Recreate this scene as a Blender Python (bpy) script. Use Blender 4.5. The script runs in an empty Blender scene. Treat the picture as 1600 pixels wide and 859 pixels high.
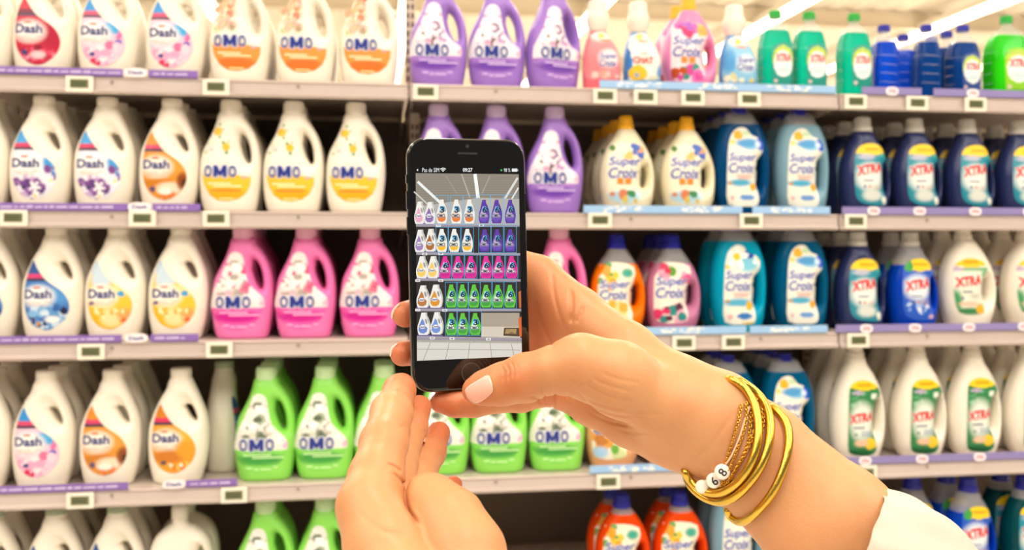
import bpy, bmesh, math, random
import numpy as np
from mathutils import Vector, Matrix

scene = bpy.context.scene
COL = scene.collection
# ------------------------------------------------------------------ camera
F = 1500.0                      # focal length in pixels of a 1600 px wide frame
CAMZ = 1.15                     # eye height of the lens above the floor
HORIZON = 385.0
YAW = math.atan(0.1435)
FWD = Vector((math.sin(YAW), math.cos(YAW), 0)); RGT = Vector((math.cos(YAW), -math.sin(YAW), 0)); UPV = Vector((0, 0, 1))
CAM = Vector((0, 0, CAMZ))
YF = 2.4 * math.cos(YAW)        # distance of the shelf fronts from the camera
cd = bpy.data.cameras.new('camera'); cam = bpy.data.objects.new('camera', cd); COL.objects.link(cam)
cd.sensor_width = 36; cd.lens = 36 * F / 1600; cd.shift_y = -(429.5 - HORIZON) / 1600
cam.matrix_world = Matrix(((RGT.x, 0, -FWD.x, 0), (RGT.y, 0, -FWD.y, 0), (0, 1, 0, CAMZ), (0, 0, 0, 1)))
cd.dof.use_dof = True; cd.dof.focus_distance = 0.515; cd.dof.aperture_fstop = 13.0
cd.clip_start = 0.02
scene.camera = cam
# ------------------------------------------------------------------ world and lights
scene.view_settings.view_transform = 'Standard'; scene.view_settings.look = 'None'
scene.view_settings.gamma = 1; scene.view_settings.use_curve_mapping = False
scene.view_settings.exposure = -0.58
w = bpy.data.worlds.new('world'); scene.world = w; w.use_nodes = True
w.node_tree.nodes['Background'].inputs[0].default_value = (1.0, 0.93, 0.84, 1)
w.node_tree.nodes['Background'].inputs[1].default_value = 0.33
CEIL = 5.0
def area(name, loc, sx, sy, power, col=(1.0, 0.95, 0.88), rot=(0, 0, 0)):
    l = bpy.data.lights.new(name, 'AREA'); l.shape = 'RECTANGLE'; l.size = sx; l.size_y = sy
    l.energy = power; l.color = col
    o = bpy.data.objects.new(name, l); o.location = loc; o.rotation_euler = rot; COL.objects.link(o); return o
TUBEX = [0.46 + 2.9 * k for k in range(-3, 6)]
for xx in TUBEX[1:6]:
    area('tube_light', (xx, -1.8, CEIL - 0.42), 0.3, 5.5, 210)
    area('tube_light', (xx, 8.5, CEIL - 0.42), 0.3, 8.0, 230)
for xx in TUBEX[3:9]:
    area('tube_light', (xx, 22, CEIL - 0.42), 0.3, 16.0, 420)

# ------------------------------------------------------------------ helpers
def lin(c):
    if isinstance(c, str):
        c = [int(c[i:i + 2], 16) / 255 for i in (0, 2, 4)]
    return tuple(x / 12.92 if x <= 0.04045 else ((x + 0.055) / 1.055) ** 2.4 for x in c)
def P(px, py, d):               # camera-space metres: x right, y up, z forward
    return np.array([(px - 800) * d / F, (HORIZON - py) * d / F, d])
def c2w(v):
    v = np.asarray(v, float)
    R = np.array([[RGT.x, 0, FWD.x], [RGT.y, 0, FWD.y], [0, 1, 0]])
    return v @ R.T + np.array([0, 0, CAMZ])
def shelf_x(px, y):             # world X where the sight line of a column meets the plane Y = y
    d = FWD + RGT * ((px - 800) / F)
    return d.x / d.y * y
def mat(name, col, rough=0.5, metal=0.0, spec=0.5, trans=0.0, coat=0.0, sss=0.0, emit=None, estr=0.0, ior=1.45, bump=None, noise=None, alpha=None):
    m = bpy.data.materials.new(name); m.use_nodes = True; nt = m.node_tree; b = nt.nodes['Principled BSDF']
    c = lin(col); b.inputs['Base Color'].default_value = (*c, 1)
    b.inputs['Roughness'].default_value = rough; b.inputs['Metallic'].default_value = metal
    b.inputs['Specular IOR Level'].default_value = spec; b.inputs['Transmission Weight'].default_value = trans
    b.inputs['Coat Weight'].default_value = coat; b.inputs['IOR'].default_value = ior
    if sss: b.inputs['Subsurface Weight'].default_value = sss; b.inputs['Subsurface Scale'].default_value = 0.01
    if emit: b.inputs['Emission Color'].default_value = (*lin(emit), 1); b.inputs['Emission Strength'].default_value = estr
    if alpha is not None: b.inputs['Alpha'].default_value = alpha
    if bump or noise:
        tc = nt.nodes.new('ShaderNodeTexCoord')
    if bump:
        n = nt.nodes.new('ShaderNodeTexNoise'); n.inputs['Scale'].default_value = bump[0]; n.inputs['Detail'].default_value = 4
        bp = nt.nodes.new('ShaderNodeBump'); bp.inputs['Strength'].default_value = bump[1]; bp.inputs['Distance'].default_value = bump[2]
        nt.links.new(tc.outputs['Object'], n.inputs['Vector']); nt.links.new(n.outputs['Fac'], bp.inputs['Height']); nt.links.new(bp.outputs[0], b.inputs['Normal'])
    if noise:                   # gentle wear: (scale, amount)
        n = nt.nodes.new('ShaderNodeTexNoise'); n.inputs['Scale'].default_value = noise[0]; n.inputs['Detail'].default_value = 5
        mx = nt.nodes.new('ShaderNodeMix'); mx.data_type = 'RGBA'
        mx.inputs[6].default_value = (*[x * (1 - noise[1]) for x in c], 1); mx.inputs[7].default_value = (*[min(1, x * (1 + noise[1])) for x in c], 1)
        nt.links.new(tc.outputs['Object'], n.inputs['Vector']); nt.links.new(n.outputs['Fac'], mx.inputs[0]); nt.links.new(mx.outputs[2], b.inputs['Base Color'])
    return m
def tag(o, label=None, cat=None, group=None, kind=None):
    if label: o['label'] = label
    if cat: o['category'] = cat
    if group: o['group'] = group
    if kind: o['kind'] = kind
    return o
def link(name, me, parent=None, loc=None):
    o = bpy.data.objects.new(name, me); COL.objects.link(o)
    if parent: o.parent = parent
    if loc is not None: o.location = loc
    return o
def empty(name, loc, rz=0):
    o = bpy.data.objects.new(name, None); o.empty_display_size = 0.05; COL.objects.link(o)
    o.location = loc; o.rotation_euler = (0, 0, rz); return o
def mesh_from(name, verts, faces, m, smooth=False):
    me = bpy.data.meshes.new(name); me.from_pydata([tuple(map(float, v)) for v in verts], [], [tuple(map(int, f)) for f in faces])
    if m is not None: me.materials.append(m)
    if smooth: me.polygons.foreach_set('use_smooth', [True] * len(me.polygons))
    me.update(); return me
class MB:
    """collects boxes, tubes and lathes into one mesh"""
    def __init__(s): s.v = []; s.f = []
    def add(s, v, f):
        o = len(s.v); s.v += [tuple(x) for x in v]; s.f += [tuple(i + o for i in q) for q in f]
    def box(s, x0, y0, z0, x1, y1, z1):
        v = [(x, y, z) for x in (x0, x1) for y in (y0, y1) for z in (z0, z1)]
        s.add(v, [(0, 1, 3, 2), (4, 6, 7, 5), (0, 4, 5, 1), (2, 3, 7, 6), (0, 2, 6, 4), (1, 5, 7, 3)])
    def lathe(s, prof, n=32, c=(0, 0), ribs=0, amp=0.0, cap=True):
        v = []
        for r, z in prof:
            for i in range(n):
                a = 2 * math.pi * i / n; rr = r + (amp if ribs and i % 2 else 0)
                v.append((c[0] + rr * math.cos(a), c[1] + rr * math.sin(a), z))
        f = [(k * n + i, k * n + (i + 1) % n, (k + 1) * n + (i + 1) % n, (k + 1) * n + i) for k in range(len(prof) - 1) for i in range(n)]
        if cap: f += [tuple(range(n))[::-1], tuple((len(prof) - 1) * n + i for i in range(n))]
        s.add(v, f)
    def prism(s, pts, y0, y1):      # outline in XZ pushed along Y
        n = len(pts); v = [(x, y0, z) for x, z in pts] + [(x, y1, z) for x, z in pts]
        s.add(v, [tuple(range(n)), tuple(range(n, 2 * n))[::-1]] + [(i, i + n, (i + 1) % n + n, (i + 1) % n) for i in range(n)])
    def tube(s, pts, r, n=10, closed=False):
        pts = [Vector(p) for p in pts]; N = len(pts); rings = []; prev = None
        for i, p in enumerate(pts):
            if closed: t = (pts[(i + 1) % N] - pts[i - 1]).normalized()
            else: t = (pts[min(i + 1, N - 1)] - pts[max(i - 1, 0)]).normalized()
            if prev is None: a = t.orthogonal().normalized()
            else: a = (prev - t * prev.dot(t)).normalized()
            prev = a; b = t.cross(a); rr = r[i] if isinstance(r, (list, tuple)) else r
            rings.append([p + (a * math.cos(2 * math.pi * k / n) + b * math.sin(2 * math.pi * k / n)) * rr for k in range(n)])
        v = [q for ring in rings for q in ring]; f = []
        M = N if closed else N - 1
        off = 0
        if closed:  # align the seam
            best = min(range(n), key=lambda k: (rings[-1][0] - rings[0][k]).length); off = best
        for i in range(M):
            j = (i + 1) % N; o = off if (closed and i == N - 1) else 0
            for k in range(n):
                f.append((i * n + k, i * n + (k + 1) % n, j * n + (k + 1 + o) % n, j * n + (k + o) % n))
        if not closed: f += [tuple(range(n))[::-1], tuple((N - 1) * n + k for k in range(n))]
        s.add(v, f)
    def mesh(s, name, m, smooth=False, bevel=0):
        me = mesh_from(name, s.v, s.f, m, smooth)
        bm = bmesh.new(); bm.from_mesh(me)
        bmesh.ops.recalc_face_normals(bm, faces=bm.faces)
        if bevel: bmesh.ops.bevel(bm, geom=list(bm.edges), offset=bevel, segments=2, affect='EDGES', profile=0.6)
        bm.to_mesh(me); bm.free(); return me
    def build(s, name, m, parent=None, smooth=False, bevel=0, loc=None):
        return link(name, s.mesh(name, m, smooth, bevel), parent, loc)
def catmull(pts, n=6, closed=True):
    pts = [np.array(p, float) for p in pts]; N = len(pts); out = []
    rng = range(N) if closed else range(N - 1)
    for i in rng:
        if closed: p0, p1, p2, p3 = pts[i - 1], pts[i], pts[(i + 1) % N], pts[(i + 2) % N]
        else: p0, p1, p2, p3 = pts[max(i - 1, 0)], pts[i], pts[i + 1], pts[min(i + 2, N - 1)]
        for k in range(n):
            t = k / n
            out.append(0.5 * (2 * p1 + (p2 - p0) * t + (2 * p0 - 5 * p1 + 4 * p2 - p3) * t * t + (3 * p1 - p0 - 3 * p2 + p3) * t ** 3))
    if not closed: out.append(pts[-1])
    return np.array(out)
def sdf_poly(X, Z, poly):
    """signed distance to a closed polygon, negative inside"""
    d = np.full(X.shape, 1e9); inside = np.zeros(X.shape, bool); n = len(poly)
    for i in range(n):
        ax, az = poly[i]; bx, bz = poly[(i + 1) % n]
        ex, ez = bx - ax, bz - az; L = ex * ex + ez * ez + 1e-15
        t = np.clip(((X - ax) * ex + (Z - az) * ez) / L, 0, 1)
        d = np.minimum(d, (X - ax - t * ex) ** 2 + (Z - az - t * ez) ** 2)
        c = ((az > Z) != (bz > Z)) & (X < (bx - ax) * (Z - az) / ((bz - az) if abs(bz - az) > 1e-12 else 1e-12) + ax)
        inside ^= c
    return np.where(inside, -1, 1) * np.sqrt(d)
def smin(a, b, k):
    h = np.maximum(k - np.abs(a - b), 0) / k
    return np.minimum(a, b) - h * h * k * 0.25
def smax(a, b, k): return -smin(-a, -b, k)
def surface_nets(D, org, h):
    """D on a regular grid -> verts, quads"""
    S = D < 0; nx, ny, nz = D.shape
    s8 = [S[i:nx - 1 + i, j:ny - 1 + j, k:nz - 1 + k] for i in (0, 1) for j in (0, 1) for k in (0, 1)]
    cnt = sum(x.astype(np.int8) for x in s8); act = (cnt > 0) & (cnt < 8)
    idx = np.full(act.shape, -1, np.int32); ids = np.argwhere(act); idx[act] = np.arange(len(ids))
    d8 = {}
    for i in (0, 1):
        for j in (0, 1):
            for k in (0, 1): d8[(i, j, k)] = D[ids[:, 0] + i, ids[:, 1] + j, ids[:, 2] + k].astype(np.float64)
    acc = np.zeros((len(ids), 3)); num = np.zeros(len(ids))
    cs = list(d8)
    for a in cs:
        for ax in range(3):
            if a[ax] == 0:
                b = list(a); b[ax] = 1; b = tuple(b)
                da, db = d8[a], d8[b]; m = (da < 0) != (db < 0)
                t = np.where(m, da / np.where(m, da - db, 1), 0)
                p = np.tile(np.array(a, float), (len(ids), 1)); p[:, ax] = t
                acc += p * m[:, None]; num += m
    V = (ids + acc / np.maximum(num, 1)[:, None]) * h + np.array(org)
    quads = []
    for ax in range(3):
        sl0 = [slice(None)] * 3; sl1 = [slice(None)] * 3
        sl0[ax] = slice(0, -1); sl1[ax] = slice(1, None)
        ch = S[tuple(sl0)] != S[tuple(sl1)]
        e = np.argwhere(ch); o = [k for k in range(3) if k != ax]
        ok = (e[:, o[0]] > 0) & (e[:, o[1]] > 0) & (e[:, o[0]] < D.shape[o[0]] - 1) & (e[:, o[1]] < D.shape[o[1]] - 1); e = e[ok]
        u = np.zeros(3, int); u[o[0]] = 1; v = np.zeros(3, int); v[o[1]] = 1
        q = [idx[tuple((e - a * u - b * v).T)] for a, b in ((1, 1), (0, 1), (0, 0), (1, 0))]
        q = np.stack(q, 1); fl = S[tuple(e.T)]
        if ax == 1: fl = ~fl
        q[~fl] = q[~fl][:, ::-1]
        quads.append(q)
    Q = np.concatenate(quads); Q = Q[(Q >= 0).all(1)]
    return V, Q
def np_mesh(name, V, Q, m, smooth=True):
    me = bpy.data.meshes.new(name); me.vertices.add(len(V)); me.vertices.foreach_set('co', V.astype(np.float32).ravel())
    k = Q.shape[1]; me.loops.add(len(Q) * k); me.loops.foreach_set('vertex_index', Q.astype(np.int32).ravel())
    me.polygons.add(len(Q)); me.polygons.foreach_set('loop_start', np.arange(0, len(Q) * k, k, dtype=np.int32))
    me.update(calc_edges=True); me.validate()
    if m is not None: me.materials.append(m)
    me.polygons.foreach_set('use_smooth', [smooth] * len(me.polygons)); return me
# ---- text and printed artwork
_txt = {}
def text_tris(s, off=0.0, shear=0.0):
    key = (s, off, shear)
    if key not in _txt:
        cu = bpy.data.curves.new('t', 'FONT'); cu.body = s; cu.offset = off; cu.shear = shear; cu.resolution_u = 3; cu.size = 1
        o = bpy.data.objects.new('t', cu); COL.objects.link(o)
        bpy.context.view_layer.update()
        me = bpy.data.meshes.new_from_object(o.evaluated_get(bpy.context.evaluated_depsgraph_get()))
        v = np.array([x.co[:2] for x in me.vertices]); f = [tuple(p.vertices) for p in me.polygons]
        bpy.data.objects.remove(o); bpy.data.curves.remove(cu); bpy.data.meshes.remove(me)
        _txt[key] = (v, f)
    return _txt[key]
class Art:
    """flat printed artwork in a local XZ frame; layers in order; colours are inks"""
    def __init__(s, mp=None): s.items = []; s.mp = mp or (lambda x, y: (x, y)); s.layer = 0
    def nl(s): s.layer += 1
    def poly(s, pts, col, raw=False, paint=None):
        q = [p if raw else s.mp(*p) for p in pts]
        s.items.append((np.array(q), [tuple(range(len(q)))], lin(col), s.layer, paint))
    def ell(s, cx, cy, rx, ry, col, n=20, ang=0, paint=None):
        a = math.radians(ang)
        s.poly([(cx + rx * math.cos(t) * math.cos(a) - ry * math.sin(t) * math.sin(a), cy + rx * math.cos(t) * math.sin(a) + ry * math.sin(t) * math.cos(a)) for t in np.linspace(0, 2 * math.pi, n, endpoint=False)], col, paint=paint)
    def rect(s, x0, y0, x1, y1, col): s.poly([(x0, y0), (x1, y0), (x1, y1), (x0, y1)], col)
    def frame(s, x0, y0, x1, y1, t, col):
        s.rect(x0, y0, x1, y0 + t, col); s.rect(x0, y1 - t, x1, y1, col); s.rect(x0, y0, x0 + t, y1, col); s.rect(x1 - t, y0, x1, y1, col)
    def line(s, x0, y0, x1, y1, t, col):
        L = math.hypot(x1 - x0, y1 - y0); nx, ny = -(y1 - y0) / L * t / 2, (x1 - x0) / L * t / 2
        s.poly([(x0 + nx, y0 + ny), (x1 + nx, y1 + ny), (x1 - nx, y1 - ny), (x0 - nx, y0 - ny)], col)
    def text(s, st, x0, y0, x1, y1, col, bold=0.02, outline=None, oc='ffffff', tilt=0.0, shear=0.0, only=None):
        """fits the word in the box (y down); tilt = rise in y over the word"""
        v0, _ = text_tris(st, bold, shear); lo, hi = v0.min(0), v0.max(0)
        for off, c in (([(bold + outline * 0.55, oc)] if outline else []) + [(bold, col)] if not only else [(bold + (outline * 0.55 if only == 'o' else 0), oc if only == 'o' else col)]):
            v, f = text_tris(st, off, shear); u = (v - lo) / (hi - lo)
            X = x0 + u[:, 0] * (x1 - x0); Y = y1 - u[:, 1] * (y1 - y0) - tilt * u[:, 0]
            s.nl(); s.items.append((np.array([s.mp(a, b) for a, b in zip(X, Y)]), f, lin(c), s.layer, None))
        s.nl()
    def mesh(s, name, m, place, cell=None, inv=None):
        bm = bmesh.new(); cl = bm.faces.layers.float_vector.new('c'); ll = bm.faces.layers.int.new('l'); pl = bm.faces.layers.int.new('p')
        paints = []
        for pts, faces, c, l, paint in s.items:
            vs = [bm.verts.new((x, 0, z)) for x, z in pts]
            pi = 0
            if paint: paints.append(paint); pi = len(paints)
            for f in faces:
                try: fc = bm.faces.new([vs[i] for i in f])
                except ValueError: continue
                fc[cl] = c; fc[ll] = l; fc[pl] = pi
        bmesh.ops.triangulate(bm, faces=bm.faces)
        if cell:
            xs = [v.co.x for v in bm.verts]; zs = [v.co.z for v in bm.verts]
            for cellsize, lo, hi, no in ((cell, min(xs), max(xs), (1, 0, 0)), (cell, min(zs), max(zs), (0, 0, 1))):
                t = lo + cellsize
                while t < hi:
                    bmesh.ops.bisect_plane(bm, geom=bm.verts[:] + bm.edges[:] + bm.faces[:], plane_co=(no[0] * t, 0, no[2] * t), plane_no=no); t += cellsize
        cols = []; fa = list(bm.faces)
        for f in fa:
            c = tuple(f[cl])
            if f[pl]:
                p = f.calc_center_median(); c = paints[f[pl] - 1](*inv(p.x, p.z), c)
            cols += [(*c, 1)] * len(f.verts)
        lay = {}
        for f in fa:
            for v in f.verts: lay[v.index if v.index >= 0 else id(v)] = 0
        bm.verts.index_update(); vl = [0] * len(bm.verts)
        for f in fa:
            for v in f.verts: vl[v.index] = f[ll]
        X = np.array([v.co.x for v in bm.verts]); Zc = np.array([v.co.z for v in bm.verts])
        out = place(X, Zc, np.array(vl))
        for v, p in zip(bm.verts, out): v.co = p
        me = bpy.data.meshes.new(name); bm.to_mesh(me); bm.free(); me.materials.append(m)
        ca = me.color_attributes.new('print', 'FLOAT_COLOR', 'CORNER'); ca.data.foreach_set('color', np.array(cols, np.float32).ravel())
        return me
def print_mat(name, rough=0.35, emit=0.0):
    m = bpy.data.materials.new(name); m.use_nodes = True; nt = m.node_tree; b = nt.nodes['Principled BSDF']
    a = nt.nodes.new('ShaderNodeAttribute'); a.attribute_name = 'print'; b.inputs['Roughness'].default_value = rough
    if emit:
        nt.links.new(a.outputs['Color'], b.inputs['Emission Color']); b.inputs['Emission Strength'].default_value = emit; b.inputs['Base Color'].default_value = (0.01, 0.01, 0.01, 1)
    else: nt.links.new(a.outputs['Color'], b.inputs['Base Color'])
    return m
PRINT = print_mat('printed_label')
# paint helpers for printed artwork (all in the coordinates the art was drawn in)
def paint(*ops):
    pre = []
    for o in ops:
        if o[0] == 'b':         # scattered blobs
            _, cx, cy, rx, ry, n, size, cols, seed = o; rnd = random.Random(seed)
            for _ in range(n):
                a, r = rnd.random() * 6.283, math.sqrt(rnd.random()); s_ = size * (0.5 + rnd.random())
                pre.append(('e', cx + rx * r * math.cos(a), cy + ry * r * math.sin(a), s_, s_ * (0.6 + 0.6 * rnd.random()), rnd.choice(cols)))
        else: pre.append(o)
    pre = [tuple(lin(x) if isinstance(x, str) and len(x) == 6 and i > 0 else x for i, x in enumerate(o)) for o in pre]
    def f(x, y, c):
        for o in pre:
            if o[0] == 'e':
                q = ((x - o[1]) / o[3]) ** 2 + ((y - o[2]) / o[4]) ** 2
                if q < 1: c = o[5]
            elif o[0] == 's':   # soft ellipse
                q = ((x - o[1]) / o[3]) ** 2 + ((y - o[2]) / o[4]) ** 2
                t = max(0.0, min(1.0, 1.4 - q)); c = tuple(a * (1 - t) + b * t for a, b in zip(c, o[5]))
            elif o[0] == 'r':
                if o[1] < x < o[3] and o[2] < y < o[4]: c = o[5]
            elif o[0] == 'g':
                t = max(0.0, min(1.0, (y - o[1]) / (o[2] - o[1]))); c = tuple(a * (1 - t) + b * t for a, b in zip(o[3], o[4]))
            elif o[0] == 'f':   # five-petal flower with a heart
                dx, dy = x - o[1], y - o[2]; r = math.hypot(dx, dy); a = math.atan2(dy, dx)
                if r < o[3] * (0.68 + 0.32 * math.cos(5 * a + o[1])): c = o[4]
                if r < o[3] * 0.28: c = o[5]
        return c
    return f
class ZM:
    """maps a drawing frame (scale zs, offset ox, oy) to metres on the bottle: x from its middle, z from its base"""
    def __init__(s, zs, ox, oy, cx, by, pxm, width_px=None, width=None):
        s.zs, s.ox, s.oy, s.cx, s.by = zs, ox, oy, cx, by; s.sz = 1 / pxm; s.sx = (width / width_px) if width else s.sz
    def __call__(s, zx, zy): return ((zx / s.zs + s.ox - s.cx) * s.sx, (s.by - (zy / s.zs + s.oy)) * s.sz)
    def inv(s, x, z): return ((x / s.sx + s.cx - s.ox) * s.zs, (s.by - z / s.sz - s.oy) * s.zs)
    def many(s, pts): return [s(*p) for p in pts]

class BottleShape:
    """one moulded bottle: front outline with an optional grip hole, rounded in depth, a neck on top and a flat foot"""
    def __init__(s, outline, T, holes=(), neck=None, topz=None, h=0.0026, rr=0.85, taper=None, flat=False):
        pts = list(outline)
        # carry the sides straight down below the foot so that the foot stays wide
        lo = [p for p in pts]; first, last = lo[0], lo[-1]
        pts = [(first[0], -0.07)] + lo + [(last[0], -0.07)]
        poly = catmull(lo, 5, closed=False); poly = np.vstack([[first[0], -0.07], poly, [last[0], -0.07]])
        x0, x1 = poly[:, 0].min() - 0.008, poly[:, 0].max() + 0.008
        z1 = (topz or poly[:, 1].max()) + 0.01
        gx = np.arange(x0, x1, h); gz = np.arange(-0.008, z1, h); gy = np.arange(-T / 2 - 0.008, T / 2 + 0.010, h)
        X, Zz = np.meshgrid(gx, gz, indexing='ij')
        d2 = sdf_poly(X, Zz, poly)
        hz = np.interp(Zz, *(taper or ([0, 0.02, z1 * 0.45, z1 * 0.8, z1], [T / 2 * 0.93, T / 2, T / 2, T / 2 * 0.72, T / 2 * 0.5])))
        R = hz * rr
        def solid(d2, inset=0.0):
            d2 = d2 + inset; H = hz - inset
            for hp in holes: d2 = smax(d2, -(sdf_poly(X, Zz, hp)) + inset, 0.006)
            Y = gy[None, :, None]; A = d2[:, None, :] + R[:, None, :]; B = np.abs(Y) - H[:, None, :] + R[:, None, :]
            d = np.minimum(np.maximum(A, B), 0) + np.sqrt(np.maximum(A, 0) ** 2 + np.maximum(B, 0) ** 2) - R[:, None, :]
            if neck:
                nx, nr, nz0, nz1 = neck
                rad = np.sqrt((gx[:, None, None] - nx) ** 2 + Y ** 2) - nr + inset
                zz = np.maximum(gz[None, None, :] - nz1, nz0 - gz[None, None, :])
                cyl = smax(np.broadcast_to(rad, d.shape), np.broadcast_to(zz, d.shape), 0.004)
                d = smin(d, cyl, 0.012)
            d = smax(d, -(gz[None, None, :] - inset) + 0 * d, 0.008)
            return d
        s.solid = solid; s.d2 = d2; s.gx, s.gy, s.gz, s.h = gx, gy, gz, h
        s.D = solid(d2); s.org = (gx[0], gy[0], gz[0])
        # the front surface as a height field
        ins = s.D < 0; j = np.argmax(ins, 1); any_ = ins.any(1); j = np.clip(j, 1, None)
        I, K = np.meshgrid(range(len(gx)), range(len(gz)), indexing='ij')
        da, db = s.D[I, j - 1, K], s.D[I, j, K]; t = da / (da - db + 1e-12)
        fy = gy[j - 1] + t * h; s.fy = np.where(any_, fy, np.nan)
        for _ in range(8):      # grow sideways into the empty cells
            pad = np.pad(s.fy, 1, constant_values=np.nan)
            nb = np.stack([pad[2:, 1:-1], pad[:-2, 1:-1], pad[1:-1, 2:], pad[1:-1, :-2]])
            with np.errstate(all='ignore'):
                import warnings
                with warnings.catch_warnings():
                    warnings.simplefilter('ignore'); av = np.nanmean(nb, 0)
            s.fy = np.where(np.isnan(s.fy), av, s.fy)
        s.fy = np.where(np.isnan(s.fy), 0, s.fy)
    def front(s, x, z):
        u = np.clip((x - s.gx[0]) / s.h, 0, len(s.gx) - 1.001); v = np.clip((z - s.gz[0]) / s.h, 0, len(s.gz) - 1.001)
        i, k = u.astype(int), v.astype(int); a, b = u - i, v - k; f = s.fy
        return f[i, k] * (1 - a) * (1 - b) + f[i + 1, k] * a * (1 - b) + f[i, k + 1] * (1 - a) * b + f[i + 1, k + 1] * a * b
    def mesh(s, name, m, inset=0.0, fill=None):
        D = s.D if not inset else s.solid(s.d2, inset)
        if fill is not None: D = smax(D, s.gz[None, None, :] - fill + 0 * D, 0.002)
        D = D.copy(); V, Q = surface_nets(D, s.org, s.h)
        me = np_mesh(name, V, Q, m); bm = bmesh.new(); bm.from_mesh(me); bmesh.ops.recalc_face_normals(bm, faces=bm.faces)
        zmin = min(v.co.z for v in bm.verts)
        for v in bm.verts: v.co.z -= zmin if inset <= 0 else zmin - 0.0025
        bmesh.ops.smooth_vert(bm, verts=[v for v in bm.verts if v.co.z > 0.006], factor=0.5, use_axis_x=True, use_axis_y=True, use_axis_z=True)
        bm.to_mesh(me); bm.free(); return me
    def label(s, art, zm, cell=0.0034, off=0.0011):
        def place(x, z, l):
            y = s.front(x, z) - off - l * 0.00022
            return np.stack([x, y, z], 1)
        return art.mesh('label', PRINT, place, cell, zm.inv)
def cap_mesh(name, m, cx, prof, ribs=True, n=36):
    b = MB(); b.lathe(prof, n, (cx, 0), ribs, 0.0009); return b.mesh(name, m, smooth=not ribs)

# ------------------------------------------------------------------ plastics
WHITE = mat('white_plastic', 'f3ead9', 0.38, sss=0.0); CAPW = mat('white_cap_plastic', 'efe6d6', 0.45)
PURPLE = mat('purple_plastic', '9c74ca', 0.35); LILAC = mat('lilac_cap', 'cdb4dc', 0.45)
PINK = mat('pink_plastic', 'ee78b8', 0.35); PALEPINK = mat('pale_pink_cap', 'f3b3cf', 0.45)
GREEN = mat('green_plastic', '8fdf5a', 0.35); PALEGREEN = mat('pale_green_cap', 'c9e8b0', 0.45)
YCAP = mat('yellow_cap', 'f6b21c', 0.35); BCAP = mat('blue_cap', '20249c', 0.3); CREAM = mat('cream_plastic', 'f1e7c6', 0.38)
NAVY = mat('navy_plastic', '27305f', 0.3); GREYCAP = mat('pale_grey_cap', 'cbc6bd', 0.45); GCAP = mat('green_cap', '22a53a', 0.35)
CLEAR = mat('clear_plastic', 'e8eef2', 0.12, trans=0.0, alpha=0.22); CLEARW = mat('milky_clear_plastic', 'dcdde0', 0.25, spec=0.3, alpha=0.34)
def liquid(n, c): return mat(n, c, 0.25, trans=0.35 if n.split('_')[0] in ('teal', 'royal', 'green', 'dark') and n != 'teal_blue_liquid' else 0.0, coat=0.1, spec=0.3, ior=1.2)
LQ = {k: liquid(k + '_liquid', c) for k, c in dict(orange='ee7408', deep_orange='ea480c', rose='c0789c', turquoise='0099bc', teal_blue='00547c', blue='004274', pale_blue='7ba2b4', teal='0cc4a0', royal='0a4cd8', dark_blue='0a4494', green='30dc14', dark_teal='06545c', peach='e6a878').items()}
FRUIT = mat('rose_plastic', 'ee86b4', 0.35); SALMON = mat('salmon_plastic', 'ef6f7a', 0.35); SKYB = mat('sky_plastic', '4d9bdc', 0.35)

TYPES = {}
def new_type(key, name, parts, T, H):
    """parts: list of (part name, mesh, material-label)"""
    TYPES[key] = dict(name=name, parts=parts, T=T, H=H)

# ---------------------------------------------------------------- laundry bottle with wave-shaped label (white, flush cap)
zD = ZM(4.771, 110, 150, 164.8, 331, 646, 98, 0.140)
dash_out = zD.many([(75, 863), (52, 790), (34, 690), (28, 580), (32, 480), (48, 400), (80, 320), (120, 240), (165, 170), (198, 110), (206, 50), (207, 15),
                    (350, 15), (352, 55), (375, 120), (410, 190), (445, 270), (475, 350), (492, 440), (497, 540), (490, 640), (475, 730), (455, 800), (435, 863)])
hole = zD.many([(305, 240), (330, 245), (370, 290), (400, 350), (410, 400), (395, 410), (365, 385), (330, 330), (305, 280)])
DASH = BottleShape(dash_out[:9] + [zD(205, 100), zD(345, 100)] + dash_out[14:], 0.082, [catmull(hole, 3)], neck=(zD(278, 0)[0], 0.0235, 0.19, zD(0, 35)[1]), topz=zD(0, 15)[1])
dash_lab = [(135, 272), (160, 310), (200, 370), (240, 415), (290, 450), (350, 488), (395, 540), (415, 600), (405, 660), (370, 715), (310, 758), (250, 778), (190, 765), (135, 730), (95, 670), (75, 600), (72, 520), (80, 440), (92, 370), (112, 310)]
def dash_art(bg, cloud, top, band1, ops_after, navy='232a72', band2='3a3550'):
    a = Art(zD)
    pts = [tuple(p) for p in catmull(dash_lab, 2)]
    ops = [('e', 165, 250, 150, 130, top)] if top else []
    if band1: ops += [('r', 60, 372, 330, 398, band1), ('r', 60, 398, 330, 424, band2)]
    ops += ops_after[0] + [('s', 185, 535, 125, 85, cloud)] + ops_after[1]
    a.poly(pts, bg, paint=paint(*ops))
    a.nl(); a.rect(150, 462, 200, 476, 'e8604c')
    a.text('Dash', 78, 482, 284, 550, navy, 0.035, 0.05)
    for x0, x1, y in ((95, 205, 574), (225, 285, 572), (110, 250, 592)): a.rect(x0, y, x1, y + 5, 'c9a58c')
    return a
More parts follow.
